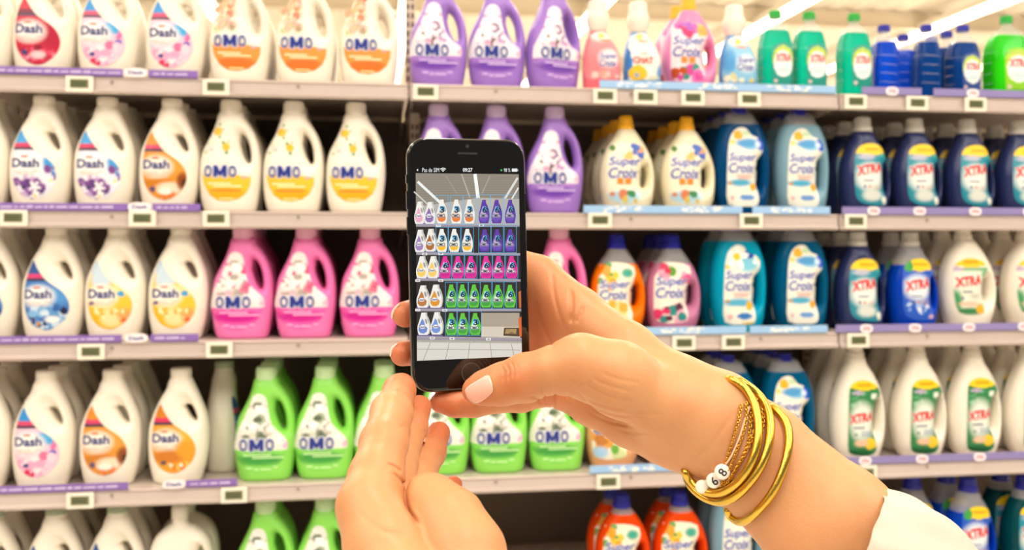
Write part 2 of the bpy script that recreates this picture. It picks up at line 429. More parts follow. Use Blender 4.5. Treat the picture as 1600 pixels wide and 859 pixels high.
DASH_ART = {
 'violet': dash_art('e9e4f0', 'fbf8f4', '3f9ddc', 'd63a62', ([('s', 360, 520, 60, 60, '3f9ddc')], [('b', 210, 690, 130, 70, 26, 24, ['7d4a92', '9a6ab0', '5f3a7c', 'c9a7d0'], 3), ('b', 370, 590, 40, 50, 6, 22, ['7d4a92', '5a7cc0'], 5), ('e', 110, 635, 30, 8, '6b4377'), ('f', 250, 690, 50, (.9, .86, .88), (.9, .8, .8)), ('f', 370, 645, 40, (1, .97, .9), (.95, .6, .05)), ('f', 255, 755, 40, (1, .97, .9), (.95, .55, .02)), ('e', 168, 690, 20, 20, '4a3a68')])),
 'brown': dash_art('dd8f2c', 'f8eddd', 'd98a2a', 'd8446c', ([('s', 350, 520, 80, 70, 'e39a3a')], [('s', 200, 660, 130, 40, 'c97a1c'), ('s', 290, 690, 110, 45, 'f3dcc0'), ('s', 385, 640, 50, 70, '8a4410'), ('e', 395, 650, 18, 26, '4a2410'), ('b', 230, 745, 80, 25, 8, 20, ['e8702c', 'f0b070', 'd05018'], 4), ('e', 155, 700, 24, 22, '5a4a72'), ('s', 250, 715, 60, 25, 'fff4e4')])),
 'golden': dash_art('e59a22', 'f8eddd', 'd07a1a', 'd8305c', ([('s', 350, 520, 80, 70, 'f0b030')], [('s', 200, 655, 130, 50, 'c9761a'), ('s', 340, 600, 80, 70, 'e89a24'), ('e', 165, 700, 22, 20, '5a4a52'), ('b', 280, 720, 90, 30, 12, 18, ['fff0d8', 'f6c060', 'e07818'], 9)])),
 'red': dash_art('c21f3e', 'fbeeea', 'd2203f', '7d1838', ([('s', 350, 560, 80, 100, 'b01638')], [('b', 240, 700, 140, 60, 30, 24, ['c81f48', 'ee8fa6', '8f1030', 'e0506c'], 7), ('e', 150, 690, 24, 20, '3c3a78'), ('s', 250, 705, 60, 30, 'f6c8cc')])),
 'rose': dash_art('f3c4d8', 'fdf6f2', '2f8fd4', 'd8486c', ([('s', 340, 490, 110, 55, '42a8e0'), ('b', 385, 560, 30, 50, 8, 20, ['7a6cc0', 'e06fa8'], 2)], [('b', 250, 680, 150, 70, 30, 26, ['f4a4c4', 'f8d0dc', 'e8709c', 'fbe6ea'], 8), ('e', 165, 690, 20, 18, '4a4a88'), ('b', 180, 750, 40, 18, 5, 18, ['d8305c'], 1)])),
 'blue': dash_art('3f78bc', 'f6f6f4', '2a4f94', 'd83c78', ([('s', 350, 520, 80, 70, '4f94d4')], [('b', 250, 680, 150, 75, 34, 26, ['7fb0dc', '2f5fa8', 'cfe0f0', '5a94cc'], 6), ('s', 290, 700, 60, 26, 'f8f4ee'), ('e', 375, 640, 28, 28, '18204c'), ('b', 190, 735, 60, 20, 5, 14, ['202858', 'c89060'], 3), ('e', 150, 700, 16, 14, '48305c')])),
 'yellow': dash_art('f3c23a', 'fbf4e2', 'b9cfe0', None, ([('s', 180, 400, 90, 90, 'c4d6e2'), ('s', 340, 470, 70, 70, 'f6dc90')], [('s', 120, 690, 90, 70, 'f0b414'), ('s', 260, 690, 90, 70, 'f9dda0'), ('e', 330, 520, 30, 22, '3fa0d8'), ('s', 360, 680, 60, 60, 'f2a05c'), ('e', 350, 712, 26, 16, 'e8602c'), ('b', 260, 650, 130, 60, 16, 14, ['fbe6b0', 'f4b048', 'd0a418'], 12), ('e', 105, 585, 20, 16, '5a5a90')]))}
db = DASH.mesh('body', WHITE)
dcap = cap_mesh('cap', CAPW, zD(278, 0)[0], [(0.0245, zD(0, 66)[1]), (0.0248, zD(0, 60)[1]), (0.0242, zD(0, 20)[1]), (0.0225, zD(0, 14)[1]), (0.010, zD(0, 13)[1])], False)
for k, a in DASH_ART.items():
    new_type('dash_' + k, 'detergent_bottle', [('body', db), ('cap', dcap), ('label', DASH.label(a, zD))], 0.082, zD(0, 13)[1])
dcapg = dcap.copy(); dcapg.materials[0] = mat('grey_green_cap', 'aab89a', 0.5)
new_type('dash_plain', 'detergent_bottle', [('body', db), ('cap', dcapg), ('label', DASH.label(DASH_ART['blue'], zD))], 0.082, zD(0, 13)[1])

# ---------------------------------------------------------------- laundry bottle with ribbed cap (four colours)
zO = ZM(4.523, 400, 150, 555.3, 331.5, 629, 94, 0.146)
omo_out = zO.many([(525, 820), (505, 750), (493, 660), (490, 570), (495, 480), (512, 400), (545, 330), (580, 260), (605, 190), (618, 140), (634, 125),
                   (775, 118), (800, 160), (840, 215), (875, 280), (900, 360), (914, 460), (916, 560), (908, 650), (895, 740), (880, 820)])
ohole = zO.many([(768, 280), (785, 270), (815, 300), (838, 360), (847, 430), (843, 472), (825, 478), (800, 440), (778, 380), (765, 320)])
OMO = BottleShape(omo_out, 0.086, [catmull(ohole, 3)], neck=(zO(704, 0)[0], 0.021, 0.18, zO(0, 100)[1]), topz=zO(0, 90)[1])
ocx = zO(704, 0)[0]
def omo_cap(m):
    z = lambda y: zO(0, y)[1]
    return cap_mesh('cap', m, ocx, [(0.0243, z(128)), (0.0243, z(60)), (0.0236, z(58)), (0.0225, z(40)), (0.019, z(36)), (0.012, z(35))])
zOp = ZM(2.386, 640, 0, 865.3, 332.5, 607, 82, 0.146)      # frame of the purple bottle
def omo_word(a, zf, x0, y0, x1, y1):
    h = y1 - y0; W = x1 - x0
    for only in ('o', 'i'):
        col = 'f0f4ff' if only == 'o' else '27348c'; g = 0.028 * W if only == 'o' else 0
        for s_, fx0, fx1, b in (('O', 0, .235, .03), ('O', .735, .97, .03)):
            a.text(s_, x0 + fx0 * W, y0, x0 + fx1 * W, y1, '27348c', b, 0.09, 'f0f4ff', only=only)
        m = .115 * W; xa, xb, c = x0 + .285 * W, x0 + .685 * W, x0 + .485 * W
        a.rect(xa - g, y0 - g, xa + m + g, y1 + g, col); a.rect(xb - m - g, y0 - g, xb + g, y1 + g, col); a.nl()
        a.poly([(xa - g, y0 - g), (xa + m + g, y0 - g), (c + m * .5 + g, y0 + .88 * h + g), (c - m * .4 - g, y0 + .88 * h + g)], col); a.nl()
        a.poly([(xb + g, y0 - g), (xb - m - g, y0 - g), (c - m * .5 - g, y0 + .88 * h + g), (c + m * .4 + g, y0 + .88 * h + g)], col); a.nl()
    return
def omo_white(bowl, deep, flowers):
    a = Art(zO)
    pts = [(522, 560), (600, 556), (700, 560), (790, 572), (856, 578), (852, 630), (825, 690), (775, 730), (700, 748), (630, 742), (575, 705), (540, 650), (524, 600)]
    a.poly(pts, bowl, paint=paint(('s', 690, 700, 150, 45, deep), ('b', 810, 590, 20, 30, 3, 14, ['f0a0a8'], 2)))
    for x, y, r, c in flowers: a.ell(x, y, r * 1.5, r * 1.5, c, 12)
    a.nl()
    for x0, x1, y, c in ((560, 720, 622, 'fff0c8'), (600, 790, 640, 'fff0c8'), (580, 790, 668, 'b06a3c'), (640, 740, 726, 'ffe8a8')): a.rect(x0, y, x1, y + 9, c)
    omo_word(a, zO, 535, 502, 765, 582); return a
rn = random.Random(5)
fl_y = [(627, 265, 20, 'f5b811'), (685, 373, 18, 'f5b811'), (640, 215, 7, '8aa86a'), (665, 250, 6, 'a8b890'), (640, 305, 8, '90ae80'), (665, 345, 9, '7fa46a'), (700, 335, 6, 'a0b890'), (688, 412, 9, '78a070'), (580, 380, 18, 'e6d8cc'), (585, 392, 8, 'c8b0a8'), (545, 410, 9, 'b9c79c'), (600, 340, 8, 'e8e0b8'), (560, 350, 6, 'd0d0a0')]
fl_o = [(620 + rn.uniform(-75, 60), 170 + rn.uniform(0, 290), rn.uniform(8, 20), rn.choice(['f07850', 'f4b08c', 'f8d8c4', 'b8c890', 'e89070', 'd8905c', 'f2c6b4'])) for _ in range(46)]
fl_o = [f for f in fl_o if f[0] > 700 - 0.62 * (f[1] - 60) + 0 and f[0] < 705 + 0.05 * (f[1] - 200)] + [(655, 200, 26, 'ee5a3c'), (640, 290, 30, 'f4d2b0'), (645, 295, 16, 'c87838'), (600, 400, 24, 'f4a890'), (665, 430, 20, 'f6c0a8')]
wb = OMO.mesh('body', WHITE)
new_type('omo_yellow', 'detergent_bottle', [('body', wb), ('cap', omo_cap(CAPW)), ('label', OMO.label(omo_white('f8c034', 'f3a812', fl_y), zO))], 0.086, zO(0, 35)[1])
new_type('omo_orange', 'detergent_bottle', [('body', wb), ('cap', omo_cap(CAPW)), ('label', OMO.label(omo_white('fa9440', 'f0701c', fl_o), zO))], 0.086, zO(0, 35)[1])
def omo_colour(wing, spots, bowl, deep, light):
    a = Art(zOp)
    pts = [(515, 486), (535, 492), (545, 515), (549, 555), (560, 595), (585, 625), (612, 655), (608, 690), (590, 725), (560, 752), (525, 762), (488, 752), (455, 722), (440, 690), (443, 640), (458, 600), (478, 555), (492, 515), (500, 495)]
    a.poly(catmull(pts, 2), wing, paint=paint(('b', 510, 580, 55, 80, 46, 11, spots, 4), ('r', 400, 685, 700, 800, bowl), ('s', 525, 715, 80, 22, deep), ('b', 598, 660, 10, 14, 3, 8, ['e8b8d0'], 1)))
    a.nl()
    for x0, x1, y in ((470, 560, 697), (500, 600, 706), (480, 500, 742), (505, 520, 747), (525, 560, 747), (565, 582, 740)): a.rect(x0, y, x1, y + 5, light)
    omo_word(a, zOp, 457, 642, 572, 684); return a
for key, m, cm, args in (('purple', PURPLE, LILAC, ('ece4ea', ['b890c0', 'f4f0f0', '5a4450', 'd8a0c0', 'e8e0e8', '8a6a94', 'f2d8e4'], 'a578cc', '6a3aa8', 'd8c0ee')),
                         ('pink', PINK, PALEPINK, ('f3e2e0', ['e87090', 'f8f0ec', 'c8b8ac', 'f4b8c4', 'e04a78', 'f0e8e0', 'b0a49c'], 'f060b0', 'c8108c', 'fbb4dc')),
                         ('green', GREEN, PALEGREEN, ('ece9de', ['c8c4b8', 'f8f8f4', '8a9080', 'd8d8c8', 'f0f0ea', 'aab49a', '5f6e58'], '84d858', '3a9a3c', 'd0f4b0'))):
    new_type('omo_' + key, 'detergent_bottle', [('body', OMO.mesh('body', m)), ('cap', omo_cap(cm)), ('label', OMO.label(omo_colour(*args), zOp))], 0.086, zO(0, 35)[1])

# ---------------------------------------------------------------- softener jugs, "Super Croix"
def sc_word(a, x0, y0, x1, y1, sk=0.22, oc='ffffff'):
    hgt = (y1 - y0); W = x1 - x0
    a.text('Super', x0, y0, x0 + W * 0.98, y0 + hgt * 0.54, '3d4ca8', 0.025, 0.06, oc, shear=sk)
    a.text('Croix', x0 - W * .01, y0 + hgt * 0.50, x0 + W * 0.9, y1, '3d4ca8', 0.025, 0.06, oc, shear=sk)
zS = ZM(2.385, 900, 0, 1073, 335, 599, 94, 0.142)
sc_out = zS.many([(330, 799), (318, 765), (303, 700), (302, 640), (312, 590), (335, 545), (362, 510), (385, 484), (440, 484), (470, 515), (500, 560), (520, 610), (527, 665), (523, 730), (510, 770), (495, 799)])
schole = zS.many([(480, 620), (492, 625), (496, 660), (490, 690), (478, 702), (466, 690), (463, 660), (468, 632)])
SC = BottleShape(sc_out, 0.09, [catmull(schole, 3)], neck=(zS(412, 0)[0], 0.017, 0.19, zS(0, 450)[1]), topz=zS(0, 440)[1])
scap = lambda m, big=1.0: cap_mesh('cap', m, zS(411, 0)[0], [(0.0205 * big, zS(0, 486)[1]), (0.020 * big, zS(0, 468)[1]), (0.018 * big, zS(0, 464)[1]), (0.0165 * big, zS(0, 440)[1]), (0.014, zS(0, 432)[1]), (0.006, zS(0, 431)[1])])
def sc_art(bg, ops, words=(325, 588, 462, 668), squares=True, outline=None):
    a = Art(zS)
    pts = outline or [(335, 545), (400, 535), (470, 552), (468, 600), (450, 660), (452, 720), (458, 752), (400, 762), (345, 757), (322, 735), (318, 660), (322, 600)]
    a.poly(catmull(pts, 2), bg, paint=paint(*ops)); a.nl()
    sc_word(a, *words)
    if squares: a.rect(357, 668, 382, 690, 'f2892c'); a.rect(390, 668, 416, 690, 'f2892c')
    return a
art_y = sc_art('f6efd4', [('b', 430, 570, 40, 26, 10, 14, ['f0a040', 'f6c070', '4a6ac0'], 2), ('e', 345, 555, 10, 12, '5a8a3c'), ('s', 390, 735, 70, 25, 'a8d4ea'), ('b', 380, 722, 60, 12, 9, 12, ['2a6a8c', '3f8a50', 'd88058', '3a7ac0'], 4), ('b', 415, 750, 40, 6, 5, 9, ['d8c050'], 5)])
art_or = sc_art('f5efd8', [('b', 360, 585, 40, 45, 14, 13, ['f4c030', 'f8d870', 'e8a020', '5aa050'], 3), ('s', 440, 575, 26, 18, '3fa890'), ('b', 390, 715, 60, 30, 10, 14, ['f0b040', 'f4d890', 'e87838'], 6)], words=(325, 600, 455, 672), squares=False)
art_pk = sc_art('f7ecdc', [('b', 360, 570, 45, 22, 9, 16, ['e8306c', '5a9a30', 'f49ab4', 'd01850'], 3), ('b', 440, 590, 26, 20, 6, 16, ['e8508c', 'f4a0bc'], 4), ('b', 390, 730, 70, 32, 16, 16, ['e02868', '5a2040', 'f4b0c4', '2a8a88', 'd84080'], 6)], squares=False)
art_mg = sc_art('f6e0e4', [('b', 385, 560, 40, 24, 9, 18, ['c83ca0', 'e060b8', 'd02060', 'a85cc0'], 3), ('b', 440, 560, 26, 22, 6, 18, ['f0a040', 'f8b860'], 4), ('b', 390, 730, 70, 26, 16, 16, ['c04810', '2a9080', 'f078c0', 'd84898', 'f8c8d8'], 6)])
art_pe = sc_art('f3ecd6', [('s', 380, 590, 60, 40, 'c8e0e8'), ('b', 355, 700, 40, 40, 8, 18, ['e8a040', 'c07830'], 3), ('s', 350, 735, 34, 22, 'a8d0f0'), ('b', 420, 740, 36, 18, 8, 14, ['6ab040', 'd8e0a0', 'f0e8b0'], 6)], squares=False)
new_type('sc_yellow', 'softener_bottle', [('body', SC.mesh('body', CREAM)), ('cap', scap(YCAP)), ('label', SC.label(art_y, zS))], 0.09, zS(0, 431)[1])
new_type('sc_magenta', 'softener_bottle', [('body', SC.mesh('body', FRUIT)), ('cap', scap(YCAP)), ('label', SC.label(art_mg, zS))], 0.09, zS(0, 431)[1])
scc = SC.mesh('body', CLEARW)
for key, lq, ar, cp in (('orange', 'orange', art_or, BCAP), ('rose', 'rose', art_pk, BCAP), ('deep_orange', 'deep_orange', art_or, BCAP), ('peach', 'peach', art_pe, BCAP)):
    new_type('sc_' + key, 'softener_bottle', [('body', scc), ('liquid', SC.mesh('liquid', LQ[lq], -0.0004, zS(0, 505 if key == 'deep_orange' else 540)[1])), ('cap', scap(cp, 1.12)), ('label', SC.label(ar, zS))], 0.09, zS(0, 431)[1])
# tall softener bottle
zT = ZM(3.1825, 820, 330, 1151.9, 517, 588, 90, 0.147)
t_out = zT.many([(955, 595), (932, 540), (920, 480), (914, 400), (915, 320), (925, 230), (945, 160), (970, 118), (992, 88), (1098, 88), (1130, 120), (1165, 175), (1190, 245), (1199, 320), (1199, 400), (1194, 470), (1185, 540), (1165, 595)])
thole = zT.many([(1140, 320), (1150, 335), (1153, 390), (1148, 450), (1138, 468), (1127, 440), (1124, 390), (1130, 340)])
TALL = BottleShape(t_out, 0.088, [catmull(thole, 3)], neck=(zT(1045, 0)[0], 0.016, 0.2, zT(0, 80)[1]), topz=zT(0, 74)[1])
tcap = cap_mesh('cap', BCAP, zT(1045, 0)[0], [(0.0225, zT(0, 98)[1]), (0.0220, zT(0, 88)[1]), (0.0195, zT(0, 85)[1]), (0.018, zT(0, 64)[1]), (0.014, zT(0, 60)[1])])
t_lab = [(965, 250), (985, 195), (1020, 168), (1060, 170), (1090, 205), (1120, 215), (1150, 245), (1140, 300), (1118, 350), (1110, 430), (1120, 500), (1112, 550), (1040, 556), (962, 545), (953, 450), (955, 350)]
def tall_art(ops, pts=t_lab):
    a = Art(zT); a.poly(catmull(pts, 2), 'f1eee0', paint=paint(*ops)); a.nl(); sc_word(a, 962, 292, 1115, 392)
    for x0, x1, y in ((1000, 1085, 402), (1005, 1075, 414)): a.rect(x0, y, x1, y + 6, 'f0b0a8')
    return a
art_tq = tall_art([('s', 1080, 260, 60, 40, '7fc8e0'), ('e', 1098, 205, 26, 30, '1840b0'), ('f', 1025, 225, 66, (1, 1, .93), (.95, .6, .04)), ('f', 1143, 238, 36, (1, 1, .95), (.9, .75, .4)), ('e', 975, 275, 12, 10, 'f0c030'), ('s', 1030, 450, 80, 22, '56aed0'), ('s', 1020, 480, 60, 14, 'f6f0dc'), ('e', 972, 441, 14, 7, 'b08a48'), ('e', 1090, 465, 20, 22, 'f4b41c'), ('e', 1062, 515, 40, 15, '2f78c0'), ('e', 987, 518, 12, 12, 'e8b0b0'), ('e', 1080, 548, 36, 6, 'e0c048')])
art_bl = tall_art([('s', 1080, 250, 50, 30, '7ac0e4'), ('e', 1015, 205, 26, 22, 'f6b428'), ('e', 985, 240, 14, 12, 'f8d870'), ('s', 1060, 195, 26, 12, 'c0dcb0'), ('s', 1060, 245, 60, 22, '4f9cd4'), ('e', 1135, 245, 20, 36, '1c4cc8'), ('e', 1120, 250, 15, 15, 'd0e4f4'), ('s', 1020, 440, 66, 18, '4aa8cc'), ('e', 968, 443, 12, 7, 'c88a38'), ('e', 1092, 460, 18, 20, 'f5a818'), ('e', 1058, 512, 38, 15, '6a9cd8'), ('e', 980, 515, 8, 8, 'e8a0a8')])
tc = TALL.mesh('body', CLEARW)
for key, lq, ar in (('turquoise', 'turquoise', art_tq), ('teal_blue', 'teal_blue', art_bl), ('blue', 'blue', art_bl), ('pale', 'pale_blue', art_bl)):
    new_type('tall_' + key, 'softener_bottle', [('body', tc), ('liquid', TALL.mesh('liquid', LQ[lq], -0.0004, zT(0, 145)[1])), ('cap', tcap), ('label', TALL.label(ar, zT))], 0.088, zT(0, 60)[1])
# small concentrate bottle with a large dome cap
zM = ZM(5.517, 900, 0, 940.5, 145, 600, 56, 0.094)
m_out = zM.many([(70, 800), (62, 720), (60, 620), (66, 500), (75, 430), (90, 370), (118, 300), (140, 262), (235, 262), (275, 320), (320, 380), (355, 440), (380, 520), (385, 640), (382, 740), (375, 800)])
SMALL = BottleShape(m_out, 0.062, neck=(zM(190, 0)[0], 0.014, 0.1, zM(0, 220)[1]), topz=zM(0, 210)[1])
mcap = lambda m: cap_mesh('cap', m, zM(188, 0)[0], [(0.0215, zM(0, 300)[1]), (0.0235, zM(0, 265)[1]), (0.0285, zM(0, 225)[1]), (0.0300, zM(0, 185)[1]), (0.0290, zM(0, 150)[1]), (0.0245, zM(0, 115)[1]), (0.0235, zM(0, 95)[1]), (0.0232, zM(0, 45)[1]), (0.0215, zM(0, 25)[1]), (0.014, zM(0, 14)[1])], False)
def small_art(kind):
    a = Art(zM)
    pts = [(80, 440), (96, 385), (120, 320), (235, 300), (300, 370), (350, 450), (372, 540), (376, 690), (200, 705), (72, 700), (66, 560)]
    if kind == 'salmon': ops = [('s', 200, 330, 90, 60, 'fbeae4'), ('s', 130, 560, 70, 130, 'f07f86'), ('e', 200, 335, 26, 24, 'f6d060'), ('s', 240, 375, 60, 12, 'e8906c'), ('s', 260, 530, 90, 80, 'fbecea'), ('b', 230, 680, 130, 22, 10, 22, ['f0604c', 'f4a090', 'f8c8c0'], 3)]; bg = 'f58a90'
    elif kind == 'cat': ops = [('e', 60, 560, 52, 160, '2f7cc8'), ('s', 380, 650, 60, 90, '5a9ad8'), ('e', 180, 335, 30, 24, 'f6d870'), ('s', 210, 372, 60, 10, 'd8907c'), ('e', 160, 650, 78, 70, 'f2c02c'), ('e', 150, 668, 22, 20, '90a8c0'), ('s', 300, 690, 60, 26, 'd8dcc0')]; bg = 'f4f0e6'
    else: ops = [('s', 200, 340, 90, 60, 'f8f2e2'), ('e', 190, 350, 24, 26, 'f2d03c'), ('s', 220, 395, 60, 12, 'e0907c'), ('s', 110, 520, 60, 110, '4f9cd8'), ('s', 260, 540, 90, 80, 'e8f0f4'), ('b', 150, 680, 80, 30, 9, 20, ['3f6a58', 'd8d0a0', 'f0ecd0'], 3), ('e', 310, 690, 24, 20, 'e6d050')]; bg = '8cc4e4'
    a.poly(catmull(pts, 2), bg, paint=paint(*ops)); a.nl()
    if kind == 'cat':
        a.text('Le', 195, 462, 240, 490, 'e0452c', 0.02); a.text('CHAT', 118, 505, 292, 566, 'e0452c', 0.05, 0.05, tilt=-4)
    else: sc_word(a, 180, 478, 345, 602)
    return a
for key, m, kind in (('salmon', SALMON, 'salmon'), ('cat', SKYB, 'cat'), ('sky', SKYB, 'sky')):
    new_type('small_' + key, 'softener_bottle', [('body', SMALL.mesh('body', m)), ('cap', mcap(CAPW)), ('label', SMALL.label(small_art(kind), zM))], 0.062, zM(0, 14)[1])
# ---------------------------------------------------------------- "XTRA" jugs
def xtra_word(a, x0, y0, x1, y1, tilt, col='d8282c'): a.text('XTRA', x0, y0, x1, y1, col, 0.05, 0.05, 'fff4ec', tilt=tilt)
zX = ZM(5.333, 1300, 180, 1344.5, 336, 577, 82, 0.138)
x_out = zX.many([(85, 832), (62, 760), (48, 660), (42, 560), (45, 460), (62, 370), (95, 270), (135, 190), (165, 135), (310, 135), (345, 190), (390, 260), (425, 350), (455, 450), (468, 560), (462, 660), (445, 760), (425, 832)])
xhole = zX.many([(405, 400), (425, 430), (434, 500), (430, 580), (412, 640), (396, 600), (388, 520), (392, 440)])
XJ = BottleShape(x_out, 0.092, [catmull(xhole, 3)], neck=(zX(240, 0)[0], 0.019, 0.2, zX(0, 110)[1]), topz=zX(0, 100)[1])
xcap = lambda m: cap_mesh('cap', m, zX(240, 0)[0], [(0.0248, zX(0, 136)[1]), (0.0245, zX(0, 95)[1]), (0.0215, zX(0, 88)[1]), (0.0205, zX(0, 25)[1]), (0.017, zX(0, 14)[1]), (0.01, zX(0, 12)[1])])
x_lab = [(120, 330), (150, 275), (200, 248), (270, 240), (340, 255), (395, 300), (408, 360), (398, 420), (375, 500), (360, 600), (378, 700), (380, 745), (300, 755), (200, 745), (130, 712), (105, 640), (100, 520), (105, 420)]
def xtra_art(bg, ops, zf=None, lab=None, wordbox=None):
    a = Art(zX); a.poly(catmull(x_lab, 2), bg, paint=paint(*ops)); a.nl()
    a.rect(205, 282, 335, 296, 'e88a10')
    xtra_word(a, 118, 430, 350, 512, 34)
    a.rect(170, 545, 262, 553, '50507c'); a.ell(185, 597, 10, 12, '30346c'); a.rect(215, 590, 240, 606, 'e88058')
    for y in (588, 602, 616): a.rect(255, y, 335, y + 4, 'e8c0a8')
    return a
art_xn = xtra_art('1f8ca0', [('e', 250, 230, 230, 108, 'f8cf1c'), ('s', 210, 352, 80, 26, 'b8b8cc'), ('s', 230, 520, 125, 120, 'eef0ea'), ('s', 250, 670, 90, 50, 'd8ddd4'), ('e', 360, 710, 22, 34, 'e8e8d8'), ('r', 340, 335, 400, 350, '4ab070')])
new_type('xtra_navy', 'detergent_bottle', [('body', XJ.mesh('body', NAVY)), ('cap', xcap(GREYCAP)), ('label', XJ.label(art_xn, zX))], 0.092, zX(0, 12)[1])
art_xb = xtra_art('1e58c4', [('e', 260, 235, 230, 108, 'f2d020'), ('e', 160, 300, 40, 50, '3fa048'), ('s', 230, 480, 125, 110, 'e8eef4'), ('b', 240, 640, 110, 50, 18, 14, ['e8eef8', '9ab8e8'], 3), ('e', 350, 720, 26, 16, 'd8a8c0')])
xjc = XJ.mesh('body', CLEARW)
new_type('xtra_blue', 'detergent_bottle', [('body', xjc), ('liquid', XJ.mesh('liquid', LQ['royal'], -0.0004, zX(0, 290)[1])), ('cap', xcap(GREYCAP)), ('label', XJ.label(art_xb, zX))], 0.092, zX(0, 12)[1])
new_type('xtra_blue_bc', 'detergent_bottle', [('body', xjc), ('liquid', XJ.mesh('liquid', LQ['royal'], -0.0004, zX(0, 290)[1])), ('cap', xcap(BCAP)), ('label', XJ.label(art_xb, zX))], 0.092, zX(0, 12)[1])
new_type('xtra_teal', 'detergent_bottle', [('body', xjc), ('liquid', XJ.mesh('liquid', LQ['dark_teal'], -0.0004, zX(0, 200)[1])), ('cap', xcap(BCAP)), ('label', XJ.label(art_xn, zX))], 0.092, zX(0, 12)[1])
zR = ZM(3.1825, 1200, 330, 1509, 520, 564, 93.5, 0.152)
r_out = zR.many([(885, 605), (862, 555), (845, 500), (836, 430), (838, 370), (850, 300), (878, 235), (915, 185), (938, 158), (1000, 158), (1040, 195), (1085, 255), (1118, 320), (1133, 400), (1132, 470), (1115, 545), (1085, 605)])
rhole = zR.many([(1068, 350), (1082, 365), (1088, 410), (1080, 455), (1062, 470), (1052, 440), (1050, 400), (1055, 365)])
XR = BottleShape(r_out, 0.094, [catmull(rhole, 3)], neck=(zR(968, 0)[0], 0.018, 0.2, zR(0, 140)[1]), topz=zR(0, 130)[1])
rcap = cap_mesh('cap', CAPW, zR(966, 0)[0], [(0.0235, zR(0, 166)[1]), (0.0230, zR(0, 146)[1]), (0.0205, zR(0, 142)[1]), (0.0195, zR(0, 122)[1]), (0.014, zR(0, 118)[1])])
def xr_art():
    a = Art(zR); pts = [(865, 340), (875, 290), (925, 262), (990, 260), (1055, 290), (1052, 345), (1035, 400), (1022, 460), (1030, 520), (960, 534), (890, 520), (868, 450), (862, 390)]
    a.poly(catmull(pts, 2), 'e4e8d8', paint=paint(('e', 960, 260, 130, 42, 'f5c81c'), ('r', 850, 302, 1075, 322, '8fb890'), ('e', 880, 310, 40, 12, 'c0a8c0'), ('s', 870, 470, 34, 60, '3a9a5c'), ('s', 1045, 330, 26, 26, '7fc08c'), ('s', 950, 515, 90, 18, '2f8048'), ('e', 1008, 503, 27, 26, 'f0b028'), ('s', 945, 480, 60, 14, 'f2c4a8'))); a.nl()
    a.rect(920, 272, 1000, 281, 'e88a10'); xtra_word(a, 868, 352, 1018, 400, 14)
    a.rect(905, 418, 958, 424, '50507c'); a.ell(905, 452, 6, 7, '30346c')
    for y in (432, 440, 448): a.rect(950, y, 1000, y + 3, 'd0b8a8')
    return a
new_type('xtra_round', 'detergent_bottle', [('body', XR.mesh('body', WHITE)), ('cap', rcap), ('label', XR.label(xr_art(), zR))], 0.094, zR(0, 118)[1])
zW = ZM(2.61, 1200, 530, 1337, 713, 577, 88, 0.149)
w_out = zW.many([(285, 478), (262, 440), (250, 390), (243, 330), (248, 265), (264, 200), (290, 135), (312, 90), (325, 60), (383, 60), (400, 95), (430, 140), (455, 195), (470, 265), (473, 340), (468, 400), (455, 445), (440, 478)])
whole = zW.many([(438, 235), (445, 250), (440, 300), (430, 350), (420, 365), (417, 330), (422, 280), (430, 250)])
XW = BottleShape(w_out, 0.088, [catmull(whole, 3)], neck=(zW(354, 0)[0], 0.018, 0.22, zW(0, 42)[1]), topz=zW(0, 36)[1])
wcap = cap_mesh('cap', CAPW, zW(354, 0)[0], [(0.0232, zW(0, 66)[1]), (0.0225, zW(0, 48)[1]), (0.020, zW(0, 44)[1]), (0.019, zW(0, 24)[1]), (0.014, zW(0, 20)[1])])
def xw_art():
    a = Art(zW); pts = [(298, 210), (308, 175), (335, 157), (375, 155), (410, 168), (435, 192), (437, 225), (420, 270), (408, 320), (405, 380), (412, 435), (380, 455), (330, 453), (295, 440), (289, 380), (290, 290)]
    a.poly(catmull(pts, 2), '2c8048', paint=paint(('e', 365, 150, 90, 44, 'f5cf1c'), ('b', 350, 230, 60, 30, 16, 8, ['7fb890', '4a9a64'], 2), ('s', 350, 320, 56, 80, 'e6ece0'), ('e', 385, 408, 24, 22, 'f2c828'), ('s', 345, 405, 30, 14, 'f0c0a0'), ('s', 335, 445, 60, 16, '1c6034'), ('e', 335, 205, 26, 8, 'b8a8c0'))); a.nl()
    a.rect(335, 170, 395, 178, 'e88a10'); a.rect(394, 208, 420, 230, 'e8f0e4'); xtra_word(a, 294, 290, 402, 328, 12)
    a.rect(312, 340, 360, 345, '50507c'); a.ell(322, 370, 5, 5, '30346c')
    for y in (358, 366, 374): a.rect(345, y, 395, y + 3, '8aa0c0')
    return a
new_type('xtra_slim', 'detergent_bottle', [('body', XW.mesh('body', WHITE)), ('cap', wcap), ('label', XW.label(xw_art(), zW))], 0.088, zW(0, 20)[1])
